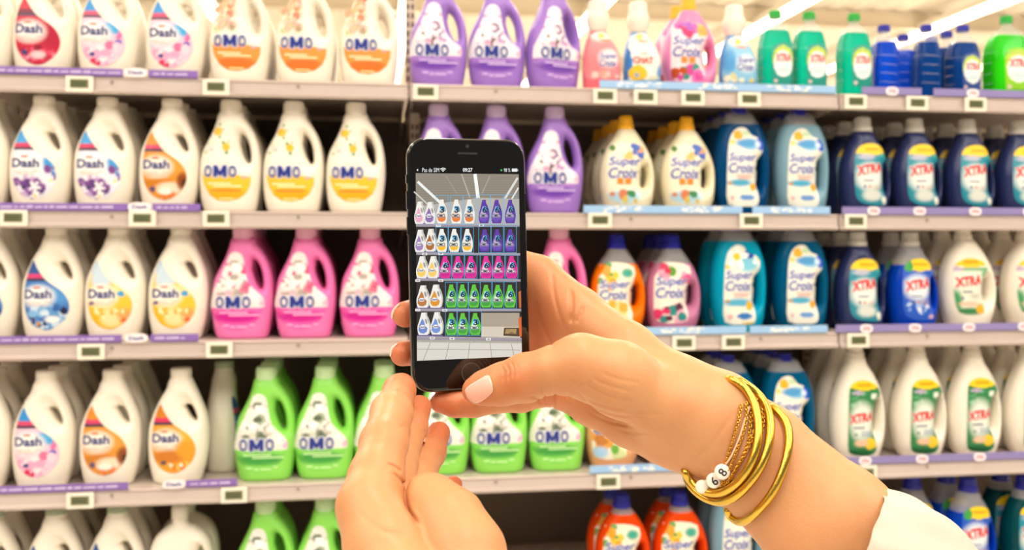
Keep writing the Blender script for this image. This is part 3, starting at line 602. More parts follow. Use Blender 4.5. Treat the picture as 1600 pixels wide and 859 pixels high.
# ---------------------------------------------------------------- clear washing-up refill bottles with ribbed sides
zP = ZM(2.385, 900, 0, 1211.5, 145, 585, 54, 0.090)
def pet(key, wide, H, lq, capm, bg, T=0.066):
    sx = wide / 0.090; sh = H / zP(0, 50)[1]
    o = [(x * sx, z * sh) for x, z in zP.many([(683, 345), (681, 280), (682, 200), (684, 160), (698, 122), (716, 95), (765, 95), (785, 122), (798, 160), (801, 200), (802, 280), (800, 345)])]
    o = [(x + (0.0012 if i % 2 else 0), z) for i, (x, z) in enumerate(o)]
    sh_ = BottleShape(o, T, neck=(0, 0.012, H * 0.75, H * 0.95), topz=H, rr=0.55)
    c = cap_mesh('cap', capm, 0, [(0.0155, H * 0.915), (0.0158, H * 0.92), (0.0152, H * 0.985), (0.0140, H)])
    a = Art(zP); a.ell(755, 240, 42, 52, 'e8eef0', 24)
    a.items[-1] = (a.items[-1][0], a.items[-1][1], lin('e8eef0'), a.layer, paint(('r', 600, 190, 900, 210, bg)))
    a2 = Art(zP)
    a2.poly([(712, 300), (708, 200), (725, 172), (760, 164), (790, 172), (798, 200), (796, 310), (712, 312)], bg, paint=paint(('e', 755, 226, 42, 50, 'b9cf3c'), ('e', 755, 240, 38, 46, 'eef2f2'), ('s', 755, 300, 40, 12, bg), ('e', 725, 300, 7, 7, 'e8c8c8'), ('s', 755, 262, 30, 12, 'cfe0e4')))
    a2.nl(); a2.text('XTRA', 724, 206, 787, 234, 'd03a34', 0.04, 0.03, tilt=2)
    lab = a2
    lab.items = [(np.stack([it[0][:, 0] * sx, it[0][:, 1] * sh], 1), *it[1:]) for it in lab.items]
    class Zi: pass
    zi = Zi(); zi.inv = lambda x, z: zP.inv(x / sx, z / sh)
    parts = [('body', sh_.mesh('body', CLEAR)), ('liquid', sh_.mesh('liquid', LQ[lq], -0.0004, H * 0.76)), ('cap', c), ('label', sh_.label(lab, zi))]
    # moulded rings round the lower body
    rb = MB()
    for k in range(4):
        z = H * (0.2 + 0.12 * k); pts = []
        for t in np.linspace(0, 2 * math.pi, 40, endpoint=False):
            ca, sa = math.cos(t), math.sin(t); n_ = 3.4
            r = 1 / ((abs(ca) / (wide / 2 - 0.0003)) ** n_ + (abs(sa) / (T / 2 - 0.0003)) ** n_) ** (1 / n_)
            pts.append((r * ca, r * sa, z + 0.004 * math.sin(t)))
        rb.tube(pts, 0.0011, 6, True)
    parts.append(('rib', rb.mesh('rib', CLEAR, True)))
    new_type(key, 'dish_soap_bottle', parts, T, H)
pet('pet_teal', 0.090, 0.226, 'teal', GCAP, '1a9484')
pet('pet_blue', 0.084, 0.200, 'royal', BCAP, '2456a8')
pet('pet_dark', 0.088, 0.205, 'dark_blue', BCAP, '2a4a90')
pet('pet_green', 0.118, 0.236, 'green', GCAP, '8fd028', 0.075)
# plain round-shouldered white bottle with a thin cap (bottom shelf)
rs_out = [(-0.066, 0), (-0.074, 0.04), (-0.076, 0.10), (-0.074, 0.15), (-0.062, 0.19), (-0.036, 0.215), (-0.014, 0.222), (0.014, 0.222), (0.036, 0.215), (0.062, 0.19), (0.074, 0.15), (0.076, 0.10), (0.074, 0.04), (0.066, 0)]
RS = BottleShape(rs_out, 0.088, [catmull([(0.046, 0.17), (0.055, 0.15), (0.056, 0.11), (0.049, 0.085), (0.040, 0.10), (0.038, 0.14)], 3)], neck=(-0.004, 0.018, 0.19, 0.245), topz=0.25)
zQ = ZM(1, 0, 0, 0, 0, 1000)
aq = Art(zQ); aq.poly(catmull([(-55, -150), (-20, -165), (22, -155), (30, -110), (28, -50), (-10, -30), (-50, -45), (-60, -100)], 2), 'e8eef2', paint=paint(('b', -15, -100, 40, 60, 26, 10, ['4a78c0', '8fb8e0', '2f5aa0', 'd0e0f0'], 3))); aq.nl(); aq.text('Dash', -50, -130, 20, -104, '232a72', 0.03, 0.04)
new_type('white_round', 'detergent_bottle', [('body', RS.mesh('body', WHITE)), ('cap', cap_mesh('cap', CAPW, -0.004, [(0.0200, 0.235), (0.0198, 0.262), (0.017, 0.272), (0.01, 0.273)], False)), ('label', RS.label(aq, zQ))], 0.088, 0.273)

# ------------------------------------------------------------------ store shell
M_FLOOR = mat('floor_tile', 'd9d3c8', 0.25, bump=(40, 0.05, 0.001)); M_CEIL = mat('ceiling_sheet', 'f4e8d4', 0.7)
M_WALL = mat('wall_paint', 'e8dcc8', 0.8); M_BEAM = mat('beam_paint', 'e6d8c0', 0.6)
nt = M_FLOOR.node_tree; b_ = nt.nodes['Principled BSDF']; br = nt.nodes.new('ShaderNodeTexBrick'); br.offset = 0
br.inputs['Scale'].default_value = 1.0; br.inputs['Brick Width'].default_value = 0.4; br.inputs['Row Height'].default_value = 0.4; br.inputs['Mortar Size'].default_value = 0.004
br.inputs['Color1'].default_value = (*lin('ddd6ca'), 1); br.inputs['Color2'].default_value = (*lin('d6cfc2'), 1); br.inputs['Mortar'].default_value = (*lin('8d857a'), 1)
tc = nt.nodes.new('ShaderNodeTexCoord'); nt.links.new(tc.outputs['Object'], br.inputs['Vector']); nt.links.new(br.outputs['Color'], b_.inputs['Base Color'])
b = MB(); b.box(-22, -9, -0.1, 34, 46, 0); tag(b.build('floor', M_FLOOR), kind='structure')
b = MB(); nseg = 0
prof = []
for i in range(281):            # corrugated roof sheet
    x = -22 + 0.2 * i; prof.append((x, CEIL + 0.10 + (0.045 if i % 2 else 0.0)))
v = [(x, -9, z) for x, z in prof] + [(x, 46, z) for x, z in prof] + [(x, -9, CEIL + .3) for x, z in (prof[0], prof[-1])] + [(x, 46, CEIL + .3) for x, z in (prof[0], prof[-1])]
n = len(prof); b.add(v, [(i, i + n, i + n + 1, i + 1) for i in range(n - 1)] + [(2 * n, 2 * n + 1, 2 * n + 3, 2 * n + 2)])
tag(b.build('ceiling', M_CEIL), kind='structure')
b = MB(); b.box(-22, 46, 0, 34, 46.2, CEIL + 0.3); tag(b.build('wall_back', M_WALL), kind='structure')
for k in range(8):
    y = 10.5 + 4.6 * k
    b = MB(); b.box(-22, y, CEIL - 0.16, 34, y + 0.10, CEIL + 0.095); b.box(-22, y - 0.05, CEIL - 0.18, 34, y + 0.15, CEIL - 0.16)
    tag(b.build('trim_%d' % (k + 1), M_BEAM), kind='structure')
M_HOUS = mat('lamp_housing', 'efe6d4', 0.5); M_TUBE = mat('lit_tube', 'ffffff', 0.4, emit='fff1dc', estr=5.5)
for i, xx in enumerate(TUBEX):
    e = empty('ceiling_light', (xx, 19, CEIL - 0.2))
    nm = ['far left', 'second from left', 'third from left', 'above the leftmost bay', 'above the middle of the shelves', 'right of the middle', 'second from right', 'next to far right', 'far right'][i]
    tag(e, 'long fluorescent light row under the ceiling, %s' % nm, 'ceiling light', 'fluorescent light rows')
    b = MB(); b.box(-0.09, -24, 0.0, 0.09, 25, 0.10); b.build('housing', M_HOUS, e)
    b = MB()
    for k in range(31):
        y = -24 + 1.6 * k; b.box(-0.09, y + 0.03, -0.10, 0.09, y + 1.55, -0.02)
    b.build('tube', M_TUBE, e)

# ------------------------------------------------------------------ shelving
M_SHELF = mat('shelf_steel', 'd2c2b6', 0.38, 0.15, noise=(6, 0.05)); M_RAIL = mat('price_rail', 'cfbfb7', 0.25, 0.1, coat=0.4)
M_RAILD = mat('rail_groove', '97867e', 0.4); M_BACK = mat('back_panel_brown', '756556', 0.6); M_BACKT = mat('back_panel_top', 'efdfc6', 0.6); M_UP = mat('upright_steel', 'cbbba6', 0.4, 0.1)
M_SLOT = mat('slot_shadow', '4a4038', 0.8)
SZ = [1.55, 1.234, 0.925, 0.578, 0.25]; ROWN = ['top shelf', 'second shelf', 'third shelf', 'fourth shelf', 'bottom shelf']
BX = [shelf_x(-330, YF), shelf_x(639, YF), shelf_x(1309, YF), shelf_x(1990, YF)]; BAYN = ['left bay', 'middle bay', 'right bay']
SD = 0.50
for bi in range(3):
    xa, xb = BX[bi] + 0.003, BX[bi + 1] - 0.003
    for ri, z in enumerate(SZ):
        e = empty('gondola_shelf', ((xa + xb) / 2, YF, z)); hw = (xb - xa) / 2
        tag(e, 'beige metal shelf with price rail, %s of the %s' % (ROWN[ri], BAYN[bi]), 'shelf', 'metal display shelves')
        b = MB(); b.box(-hw, 0.004, -0.018, hw, SD, 0.0); b.box(-hw, 0.004, -0.032, hw, 0.03, -0.018)
        b.build('deck', M_SHELF, e)
        b = MB()
        pr = [(-0.004, 0.0), (0.004, 0.0), (0.004, -0.041), (-0.006, -0.041), (-0.011, -0.036), (-0.011, -0.031), (-0.005, -0.029), (-0.004, -0.007), (-0.008, -0.004)]
        n = len(pr); v = [(-hw, y, zz) for y, zz in pr] + [(hw, y, zz) for y, zz in pr]
        b.add(v, [tuple(range(n)), tuple(range(n, 2 * n))[::-1]] + [(i, i + n, (i + 1) % n + n, (i + 1) % n) for i in range(n)])
        r_ = b.build('price_rail', M_RAIL, e)
        for q in (-0.62, 0.0, 0.62):
            b = MB(); b.lathe([(0.004, 0), (0.004, 0.0015)], 10)
            b.v = [(vx + q * hw, -0.0052 - vz, vy - 0.014) for vx, vy, vz in b.v]
            b.build('rail_rivet', M_RAILD, r_)
        if ri < 4:
            for sx in (-hw + 0.006, hw - 0.008):
                b = MB(); b.add([(sx, 0.06, -0.0185), (sx, SD, -0.0185), (sx, SD, -0.10), (sx, 0.30, -0.06), (sx, 0.06, -0.035), (sx + .002, 0.06, -0.0185), (sx + .002, SD, -0.0185), (sx + .002, SD, -0.10), (sx + .002, 0.30, -0.06), (sx + .002, 0.06, -0.035)],
                                [(0, 1, 2, 3, 4), (9, 8, 7, 6, 5)] + [(i, i + 5, (i + 1) % 5 + 5, (i + 1) % 5) for i in range(5)])
                b.build('bracket', M_SHELF, e)
    b = MB(); b.box(xa - 0.0028, YF + SD + 0.002, 0.0, xb + 0.0028, YF + SD + 0.02, 1.52)
    tag(b.build('back_panel', M_BACK), 'brown metal back panel closing the %s behind the bottles' % BAYN[bi], 'back panel')
    b = MB(); b.box(xa, YF + SD + 0.002, 1.52, xb, YF + SD + 0.02, 1.605 if bi else 1.585); b.box(xa, YF + SD - 0.001, 1.60 if bi else 1.58, xb, YF + SD + 0.024, 1.61 if bi else 1.59)
    tag(b.build('top_panel', M_BACKT), 'cream panel behind the bottles of the top shelf, %s' % BAYN[bi], 'back panel')
    b = MB(); b.box(xa, YF + 0.035, 0.0, xb, YF + 0.05, 0.215); tag(b.build('kick_plate', M_SHELF), 'beige kick plate under the bottom shelf of the %s' % BAYN[bi], 'kick plate')
# slotted post that shows between the two bays in front of the back panels
for (pxx, z0, z1, side) in ((648, 1.234, 1.508, 'second'), (1262, 0.578, 0.882, 'fourth'), (641, 1.555, 2.05, 'top')):
    yy = YF + 0.20 if side != 'fourth' else YF + SD - 0.03
    xx = shelf_x(pxx, yy); e = empty('slotted_post', (xx, yy, z0)); hh = z1 - z0 - 0.002
    tag(e, 'slotted steel post section standing on the %s shelf where two bays meet' % side, 'upright', 'slotted posts between bays')
    b = MB(); b.box(-0.013, 0, 0.001, 0.013, 0.014, hh); b.build('post', M_UP, e)
    b = MB(); k = 0.012
    while k < hh - 0.02: b.box(-0.009, -0.0006, k, -0.003, 0.001, k + 0.014); b.box(0.003, -0.0006, k, 0.009, 0.001, k + 0.014); k += 0.024
    b.build('slot', M_SLOT, e)
# ------------------------------------------------------------------ bottles on the shelves
# (row, column in the photo, type, how many stand behind, turn in degrees, extra setback)
ITEMS = [
 (0, -25, 'dash_red', 1), (0, 71, 'dash_red', 1), (0, 171, 'dash_rose', 1), (0, 276, 'dash_rose', 1), (0, 376, 'omo_orange', 2), (0, 478, 'omo_orange', 2), (0, 577, 'omo_orange', 1),
 (0, 685, 'omo_purple', 0), (0, 776, 'omo_purple', 0), (0, 864, 'omo_purple', 0, 22),
 (0, 940, 'small_salmon', 0), (0, 1003, 'small_cat', 0), (0, 1076, 'sc_magenta', 1), (0, 1153, 'small_sky', 0), (0, 1211, 'pet_teal', 0), (0, 1264, 'pet_teal', 0),
 (0, 1334, 'pet_teal', 0), (0, 1381, 'pet_blue', 0, 80), (0, 1411, 'pet_blue', 0, 62, 0.10), (0, 1447, 'pet_dark', 0, 75), (0, 1504, 'pet_dark', 2), (0, 1572, 'pet_green', 0),
 (1, -32, 'dash_violet', 3), (1, 66, 'dash_violet', 3), (1, 165, 'dash_violet', 3), (1, 266, 'dash_brown', 3), (1, 361, 'omo_yellow', 3), (1, 459, 'omo_yellow', 3), (1, 556, 'omo_yellow', 3),
 (1, 685, 'omo_purple', 0), (1, 775, 'omo_purple', 0), (1, 866, 'omo_purple', 0), (1, 978, 'sc_yellow', 3), (1, 1073, 'sc_yellow', 3),
 (1, 1157, 'tall_blue', 2), (1, 1250, 'tall_pale', 2), (1, 1347, 'xtra_navy', 2), (1, 1428, 'xtra_navy', 2), (1, 1510, 'xtra_navy', 2), (1, 1590, 'xtra_navy', 2),
 (2, -18, 'dash_blue', 2), (2, 85, 'dash_blue', 2), (2, 182, 'dash_yellow', 2), (2, 280, 'dash_yellow', 2), (2, 380, 'omo_pink', 3), (2, 478, 'omo_pink', 3), (2, 578, 'omo_pink', 2),
 (2, 688, 'omo_pink', 0), (2, 780, 'omo_pink', 0), (2, 873, 'omo_pink', 0), (2, 964, 'sc_orange', 0), (2, 1050, 'sc_rose', 2), (2, 1152, 'tall_turquoise', 1), (2, 1249, 'tall_teal_blue', 2),
 (2, 1339, 'xtra_navy', 2), (2, 1421, 'xtra_blue', 1), (2, 1509, 'xtra_round', 2), (2, 1606, 'xtra_round', 2),
 (3, -30, 'dash_red', 2), (3, 70, 'dash_rose', 3), (3, 174, 'dash_brown', 3), (3, 280, 'dash_golden', 0), (3, 350, 'dash_plain', 0, 90, 0.12), (3, 416, 'omo_green', 2), (3, 508, 'omo_green', 2), (3, 600, 'omo_green', 1),
 (3, 689, 'omo_green', 0), (3, 779, 'omo_green', 0), (3, 869, 'omo_green', 0), (3, 955, 'sc_peach', 0), (3, 1045, 'sc_peach', 0), (3, 1139, 'tall_teal_blue', 1), (3, 1228, 'tall_teal_blue', 2),
 (3, 1337, 'xtra_slim', 2), (3, 1433, 'xtra_slim', 2), (3, 1519, 'xtra_slim', 2), (3, 1607, 'xtra_slim', 2),
 (4, -14, 'dash_plain', 1), (4, 85, 'dash_plain', 2), (4, 181, 'dash_plain', 2), (4, 284, 'white_round', 1), (4, 415, 'omo_green', 1), (4, 508, 'omo_green', 1), (4, 601, 'omo_green', 0),
 (4, 972, 'sc_deep_orange', 1), (4, 1062, 'sc_deep_orange', 1), (4, 1150, 'tall_pale', 1), (4, 1240, 'tall_blue', 0), (4, 1340, 'xtra_blue_bc', 0), (4, 1425, 'xtra_blue_bc', 0, 0, 0.05), (4, 1512, 'xtra_blue_bc', 1), (4, 1600, 'xtra_teal', 1)]
DESC = {
 'dash_red': ('white bottle with deep red wave label', 'detergent bottle'),
 'dash_rose': ('white bottle with pink and sky label', 'detergent bottle'),
 'dash_violet': ('white bottle with violet flower label', 'detergent bottle'),
 'dash_brown': ('white bottle with amber brown label', 'detergent bottle'),
 'dash_golden': ('white bottle with golden brown label', 'detergent bottle'),
 'dash_blue': ('white bottle with dark blue label', 'detergent bottle'),
 'dash_yellow': ('white bottle with yellow wave label', 'detergent bottle'),
 'dash_plain': ('tall white bottle with gripping hole', 'detergent bottle'),
 'omo_orange': ('white bottle with orange bowl-shaped label', 'detergent bottle'),
 'omo_yellow': ('white bottle with yellow bowl-shaped label', 'detergent bottle'),
 'omo_purple': ('purple bottle with lilac cap', 'detergent bottle'),
 'omo_pink': ('bright pink bottle with pale cap', 'detergent bottle'),
 'omo_green': ('lime green bottle with pale cap', 'detergent bottle'),
 'sc_yellow': ('cream softener jug with yellow cap', 'softener bottle'),
 'sc_magenta': ('pink softener jug with yellow cap', 'softener bottle'),
 'sc_orange': ('orange softener jug with blue cap', 'softener bottle'),
 'sc_rose': ('lilac-pink softener jug with blue cap', 'softener bottle'),
 'sc_deep_orange': ('red-orange softener jug with blue cap', 'softener bottle'),
 'sc_peach': ('pale peach softener jug with blue cap', 'softener bottle'),
 'tall_turquoise': ('turquoise softener bottle with big white flower', 'softener bottle'),
 'tall_teal_blue': ('tall petrol blue softener bottle', 'softener bottle'),
 'tall_blue': ('tall deep blue softener bottle', 'softener bottle'),
 'tall_pale': ('tall pale grey-blue softener bottle', 'softener bottle'),
 'small_salmon': ('small salmon softener bottle with dome cap', 'softener bottle'),
 'small_cat': ('small blue-white bottle with red lettering', 'softener bottle'),
 'small_sky': ('small sky blue bottle with dome cap', 'softener bottle'),
 'xtra_navy': ('navy detergent jug with grey cap', 'detergent bottle'),
 'xtra_blue': ('royal blue detergent jug with grey cap', 'detergent bottle'),
 'xtra_blue_bc': ('royal blue detergent jug with blue cap', 'detergent bottle'),
 'xtra_teal': ('dark teal detergent jug', 'detergent bottle'),
 'xtra_round': ('round white jug with green-yellow label', 'detergent bottle'),
 'xtra_slim': ('slim white bottle with dark green label', 'detergent bottle'),
 'pet_teal': ('teal dish soap bottle with green cap', 'soap bottle'),
 'pet_blue': ('royal blue soap bottle turned sideways', 'soap bottle'),
 'pet_dark': ('dark blue soap bottle with blue cap', 'soap bottle'),
 'pet_green': ('large bright green soap bottle', 'soap bottle'),
 'white_round': ('broad round-shouldered white bottle', 'detergent bottle'),
}
ORD = ['leftmost', 'second', 'third', 'fourth', 'fifth', 'sixth', 'seventh']
proto = {}
def put_bottle(tk, loc, rz, label, cat, group):
    t = TYPES[tk]
    if tk not in proto:
        e = empty(t['name'], loc, rz)
        for pn, me in t['parts']: link(pn, me, e)
        proto[tk] = e
    else:
        src = proto[tk]; e = src.copy(); COL.objects.link(e); e.location = loc; e.rotation_euler = (0, 0, rz)
        for ch in src.children:
            c = ch.copy(); COL.objects.link(c); c.parent = e
    tag(e, label, cat, group)
    return e
cnt = {}
for it in ITEMS: cnt[(it[0], it[2])] = cnt.get((it[0], it[2]), 0) + 1
seen = {}
rb_ = random.Random(11)
for it in ITEMS:
    r, px, tk, nb = it[:4]; rot = it[4] if len(it) > 4 else 0; back = it[5] if len(it) > 5 else 0
    t = TYPES[tk]; k = seen.get((r, tk), 0); seen[(r, tk)] = k + 1; N = cnt[(r, tk)]
    y = YF + 0.022 + t['T'] / 2 + back
    if abs(rot) > 45: y = YF + 0.065 + back
    if tk.startswith('tall') or tk.startswith('sc'): y += 0.004
    x = shelf_x(px, y); d, cat = DESC[tk]
    who = 'only one' if N == 1 else '%s of %s' % (ORD[k] if k < N - 1 else 'rightmost', ['', 'one', 'two', 'three', 'four', 'five', 'six'][N])
    grp = '%s, %s' % (d.replace(' bottle', ' bottles').replace(' jug', ' jugs'), ROWN[r])
    extra = {('dash_plain', 3): 'white bottle turned side-on'}.get((tk, r), d)
    put_bottle(tk, (x, y, SZ[r]), math.radians(rot), '%s, %s fronting the %s' % (extra, who, ROWN[r]), cat, grp)
    for j in range(nb):
        yy = y + (t['T'] + 0.008) * (j + 1); xx = x + rb_.uniform(-0.001, 0.001)
        put_bottle(tk, (xx, yy, SZ[r]), math.radians(rb_.uniform(-1, 1)), '%s, %s behind the %s, %s' % (d, ['directly', 'two places', 'three places'][j], who, ROWN[r]), cat, grp)
# ------------------------------------------------------------------ price tags and strips
M_TAGF = mat('tag_frame', 'f4ecda', 0.4); M_LCD = mat('tag_display', '6f7350', 0.25); M_LCDI = mat('tag_digits', '4a4f38', 0.4)
TAGS = [(0, 125), (0, 338), (0, 665), (0, 945), (0, 1008), (0, 1082), (0, 1170), (0, 1336), (0, 1432), (0, 1523), (1, 22), (1, 223), (1, 338), (1, 937), (1, 1173), (1, 1336),
        (2, 143), (2, 343), (2, 1068), (2, 1145), (2, 1340), (3, 126), (3, 366), (3, 950), (3, 1352)]
tn = {}
tagsrc = None
under = {}
for r, px in TAGS:
    k = tn.get(r, 0); tn[r] = k + 1; N = sum(1 for q in TAGS if q[0] == r)
    y = YF - 0.0115; x = shelf_x(px, y); loc = (x, y, SZ[r] - 0.021 + (0.003 if r == 1 else 0))
    if tagsrc is None:
        e = empty('price_tag', loc)
        b = MB()
        b.box(-0.0305, -0.006, -0.0185, 0.0305, 0.0, 0.0185); b.build('frame', M_TAGF, e, bevel=0.002)
        b = MB(); b.box(-0.0205, -0.0068, -0.0095, 0.0205, -0.0055, 0.0110); dsp = b.build('display', M_LCD, e)
        b = MB()
        for q in range(4): b.box(-0.016 + 0.008 * q, -0.0073, -0.005, -0.011 + 0.008 * q, -0.0066, 0.006)
        b.build('digits', M_LCDI, e); tagsrc = e
    else:
        e = tagsrc.copy(); COL.objects.link(e); e.location = loc
        for ch in tagsrc.children: c = ch.copy(); COL.objects.link(c); c.parent = e
    nth = ['leftmost', 'second from left', 'third from left', 'fourth from left', 'fifth from left', 'sixth from left', 'seventh from left', 'eighth from left', 'ninth from left', 'rightmost']
    tag(e, 'white electronic price tag on the %s edge, %s' % (ROWN[r], nth[k] if k < N - 1 else 'rightmost'), 'price tag', 'electronic price tags')
M_PSTRIP = None
def strip(row, p0, p1, kind, label):
    y = YF - 0.010; x0, x1 = shelf_x(p0, y), shelf_x(p1, y); L = x1 - x0; hgt = 0.019 if kind != 'purple' else 0.0165
    base = {'purple': '8a68b4', 'blue': '9cc3ea', 'lavender': '8f83b8'}[kind]
    e = empty('shelf_strip', ((x0 + x1) / 2, y, SZ[row] + 0.001)); tag(e, label, 'shelf strip', {'purple': 'purple printed shelf strips', 'blue': 'light blue printed shelf strips', 'lavender': 'lavender shelf strips'}[kind])
    b = MB(); b.box(-L / 2, 0.0, 0.0, L / 2, 0.0016, hgt); b.box(-L / 2, 0.0, -0.0006, L / 2, 0.012, 0.0002); b.build('strip', mat('strip_' + kind, base, 0.4), e)
    a = Art(lambda X, Y: (X, Y)); rnd = random.Random(int(abs(p0)) + row)
    if kind == 'purple':
        u = -L / 2 + 0.01
        while u < L / 2 - 0.03:
            wd = rnd.uniform(0.008, 0.03); hh = rnd.uniform(0.004, 0.006)
            a.poly([(u, 0.005), (u + wd, 0.005), (u + wd, 0.005 + hh), (u, 0.004 + hh)], 'cdbfe0'); u += wd + 0.004
    elif kind == 'blue':
        u = -L / 2 + 0.05
        while u < L / 2 - 0.03:
            for _ in range(24):
                cx = u + rnd.uniform(0, 0.11); cz = rnd.uniform(0.003, hgt - 0.003)
                if cx > L / 2 - 0.006: continue
                a.ell(cx, cz, rnd.uniform(.003, .009), 0.0027, rnd.choice(['eef4fa', 'dfeaf6', 'f4f2e4', 'c8dcf2']), 10); a.nl()
            u += 0.2
    if a.items:
        me = a.mesh('printing', PRINT, lambda X, Z, l: np.stack([X, -0.0003 - 0.00001 * l, Z], 1)); link('printing', me, e)
    return e
def oval(row, px, text, fill, col, label, wd=0.035, hg=0.022):
    y = YF - 0.0125; x = shelf_x(px, y); e = empty('brand_badge', (x, y, SZ[row] + 0.0095)); tag(e, label, 'badge', 'small name badges on the shelf strips')
    b = MB(); o = [(wd / 2 * (abs(math.cos(t)) ** .7) * (1 if math.cos(t) > 0 else -1), hg / 2 * (abs(math.sin(t)) ** .7) * (1 if math.sin(t) > 0 else -1)) for t in np.linspace(0, 2 * math.pi, 28, endpoint=False)]
    b.prism(o, -0.001, 0.0022); b.build('plate', mat('badge', fill, 0.4), e)
    a = Art(lambda X, Y: (X, -Y)); a.text(text, -wd * .33, -hg * .22, wd * .33, hg * .22, col, 0.03)
    link('lettering', a.mesh('lettering', PRINT, lambda X, Z, l: np.stack([X, -0.0014 + 0 * X, Z], 1)), e)
for r, p0, p1, nm in ((0, -300, 192, 'left'), (0, 232, 309, 'right'), (1, -300, 200, 'left'), (1, 238, 313, 'right'), (2, -300, 190, 'left'), (2, 235, 310, 'right'), (3, -300, 200, 'left'), (3, 290, 370, 'right')):
    strip(r, p0, p1, 'purple', 'purple strip with pale printing along the %s, %s one' % (ROWN[r], 'long' if nm == 'left' else 'short'))
for r, px in ((0, 212), (1, 218), (2, 213), (3, 272)):
    oval(r, px, 'Dash', 'f6eef0', '4a4c94', 'small white name badge between the purple strips of the %s' % ROWN[r], 0.052, 0.021)
for r, p0, p1 in ((0, 937, 1306), (1, 912, 1160), (1, 1176, 1297), (2, 1005, 1166), (2, 1172, 1293), (3, 922, 1075)):
    strip(r, p0, p1, 'blue', 'light blue strip with white flower printing along the %s, %s px'.replace(', %s px', ', %s') % (ROWN[r], {937: 'the only one', 912: 'the longer left one', 1176: 'the shorter right one', 1005: 'left one beside the arm', 1172: 'right one', 922: 'under the forearm'}[p0]))
for r, p0, p1, nm in ((0, 1347, 1440, 'left'), (0, 1459, 1850, 'right'), (1, 1316, 1850, 'only'), (2, 1306, 1850, 'only'), (3, 1316, 1850, 'only')):
    strip(r, p0, p1, 'lavender', 'plain lavender strip along the %s, %s one' % (ROWN[r], nm))
for r, pxs in ((0, (1394, 1520)), (1, (1365, 1437, 1524, 1608)), (2, (1354, 1430, 1514, 1600)), (3, (1352, 1441, 1531, 1612))):
    for k, px in enumerate(pxs): oval(r, px, 'XTRA', 'f6eef4', 'd85058', 'white badge with red lettering, lavender strip of the %s, %s' % (ROWN[r], ORD[k] if k < len(pxs) - 1 else 'rightmost'), 0.034)
# ------------------------------------------------------------------ the phone
PH_R = np.array([[0.95194502, -0.02737246, -0.30504333], [0.01240991, 0.99862754, -0.05088242], [0.30601745, 0.04465171, 0.95097821]])
PH_C = np.array([-0.02284489, -0.00927313, 0.52647315])       # middle of the glass, camera space
def ph_local(px, py):           # where a sight line meets the glass, in phone millimetres-as-metres
    d = np.array([(px - 800) / F, (HORIZON - py) / F, 1.0]); nrm = PH_R[:, 2]
    t = (PH_C @ nrm) / (d @ nrm); q = PH_R.T @ (d * t - PH_C); return (q[0], q[1])
# phone object frame: X right, Z up, -Y towards the viewer
ax = [c2w(PH_R[:, i]) - np.array([0, 0, CAMZ]) for i in range(3)]
org = c2w(PH_C)
PHM = Matrix(((ax[0][0], ax[2][0], ax[1][0], org[0]), (ax[0][1], ax[2][1], ax[1][1], org[1]), (ax[0][2], ax[2][2], ax[1][2], org[2]), (0, 0, 0, 1)))
M_PBLK = mat('phone_black_metal', '08080a', 0.16, spec=0.6, coat=0.4); M_GLASS = mat('phone_glass', '030304', 0.05, spec=0.6, coat=0.5)
M_RING = mat('button_ring', '3a352f', 0.2, spec=0.6, coat=0.6); M_SPK = mat('speaker_mesh', '18181a', 0.6)
phone = empty('smartphone', (0, 0, 0)); phone.matrix_world = PHM
tag(phone, 'black smartphone held upright, its screen showing the shelves with blue boxes', 'phone')
def rrect(w_, h_, r, n=8, cx=0, cz=0):
    o = []
    for sx, sz, a0 in ((1, 1, 0), (-1, 1, 90), (-1, -1, 180), (1, -1, 270)):
        for i in range(n + 1):
            a = math.radians(a0 + 90 * i / n); o.append((cx + sx * (w_ / 2 - r) + r * math.cos(a), cz + sz * (h_ / 2 - r) + r * math.sin(a)))
    return o
PW, PHH, PT = 0.0671, 0.1383, 0.0073
b = MB(); rings = []
for y, ins in ((0.0006, 0.0012), (0.0010, 0.0006), (0.0018, 0.00015), (0.0030, 0), (0.0043, 0), (0.0055, 0.00015), (0.0064, 0.0007), (0.0070, 0.0016), (0.0073, 0.003)):
    rings.append([(x, y, z) for x, z in rrect(PW - 2 * ins, PHH - 2 * ins, 0.0105 - ins)])
n = len(rings[0]); v = [p for r_ in rings for p in r_]
f = [tuple(range(n)), tuple((len(rings) - 1) * n + i for i in range(n))[::-1]] + [(k * n + i, k * n + (i + 1) % n, (k + 1) * n + (i + 1) % n, (k + 1) * n + i) for k in range(len(rings) - 1) for i in range(n)]
b.add(v, f); o = b.build('case', M_PBLK, phone, smooth=True)
b = MB(); rings = []
for y, ins in ((0.0008, 0.0009), (0.0003, 0.0010), (0.00005, 0.0014), (0.0, 0.0022)):
    rings.append([(x, y, z) for x, z in rrect(PW - 2 * ins, PHH - 2 * ins, 0.0105 - ins)])
v = [p for r_ in rings for p in r_]
f = [tuple(range(n)), tuple((len(rings) - 1) * n + i for i in range(n))[::-1]] + [(k * n + i, k * n + (i + 1) % n, (k + 1) * n + (i + 1) % n, (k + 1) * n + i) for k in range(len(rings) - 1) for i in range(n)]
b.add(v, f); b.build('front_glass', M_GLASS, phone)
b = MB(); b.prism(rrect(0.0115, 0.0012, 0.0006, 5, 0, PHH / 2 - 0.0085), -0.00006, 0.0003); b.build('earpiece', M_SPK, phone)
b = MB(); b.prism(rrect(0.0022, 0.0022, 0.0011, 6, 0.0, PHH / 2 - 0.0045), -0.00004, 0.0003); b.build('proximity_sensor', M_SPK, phone)
hb = ph_local(736, 582)
b = MB(); b.prism(rrect(0.0112, 0.0112, 0.0056, 8, hb[0], hb[1]), -0.00012, 0.0003); hbo = b.build('home_button', M_RING, phone)
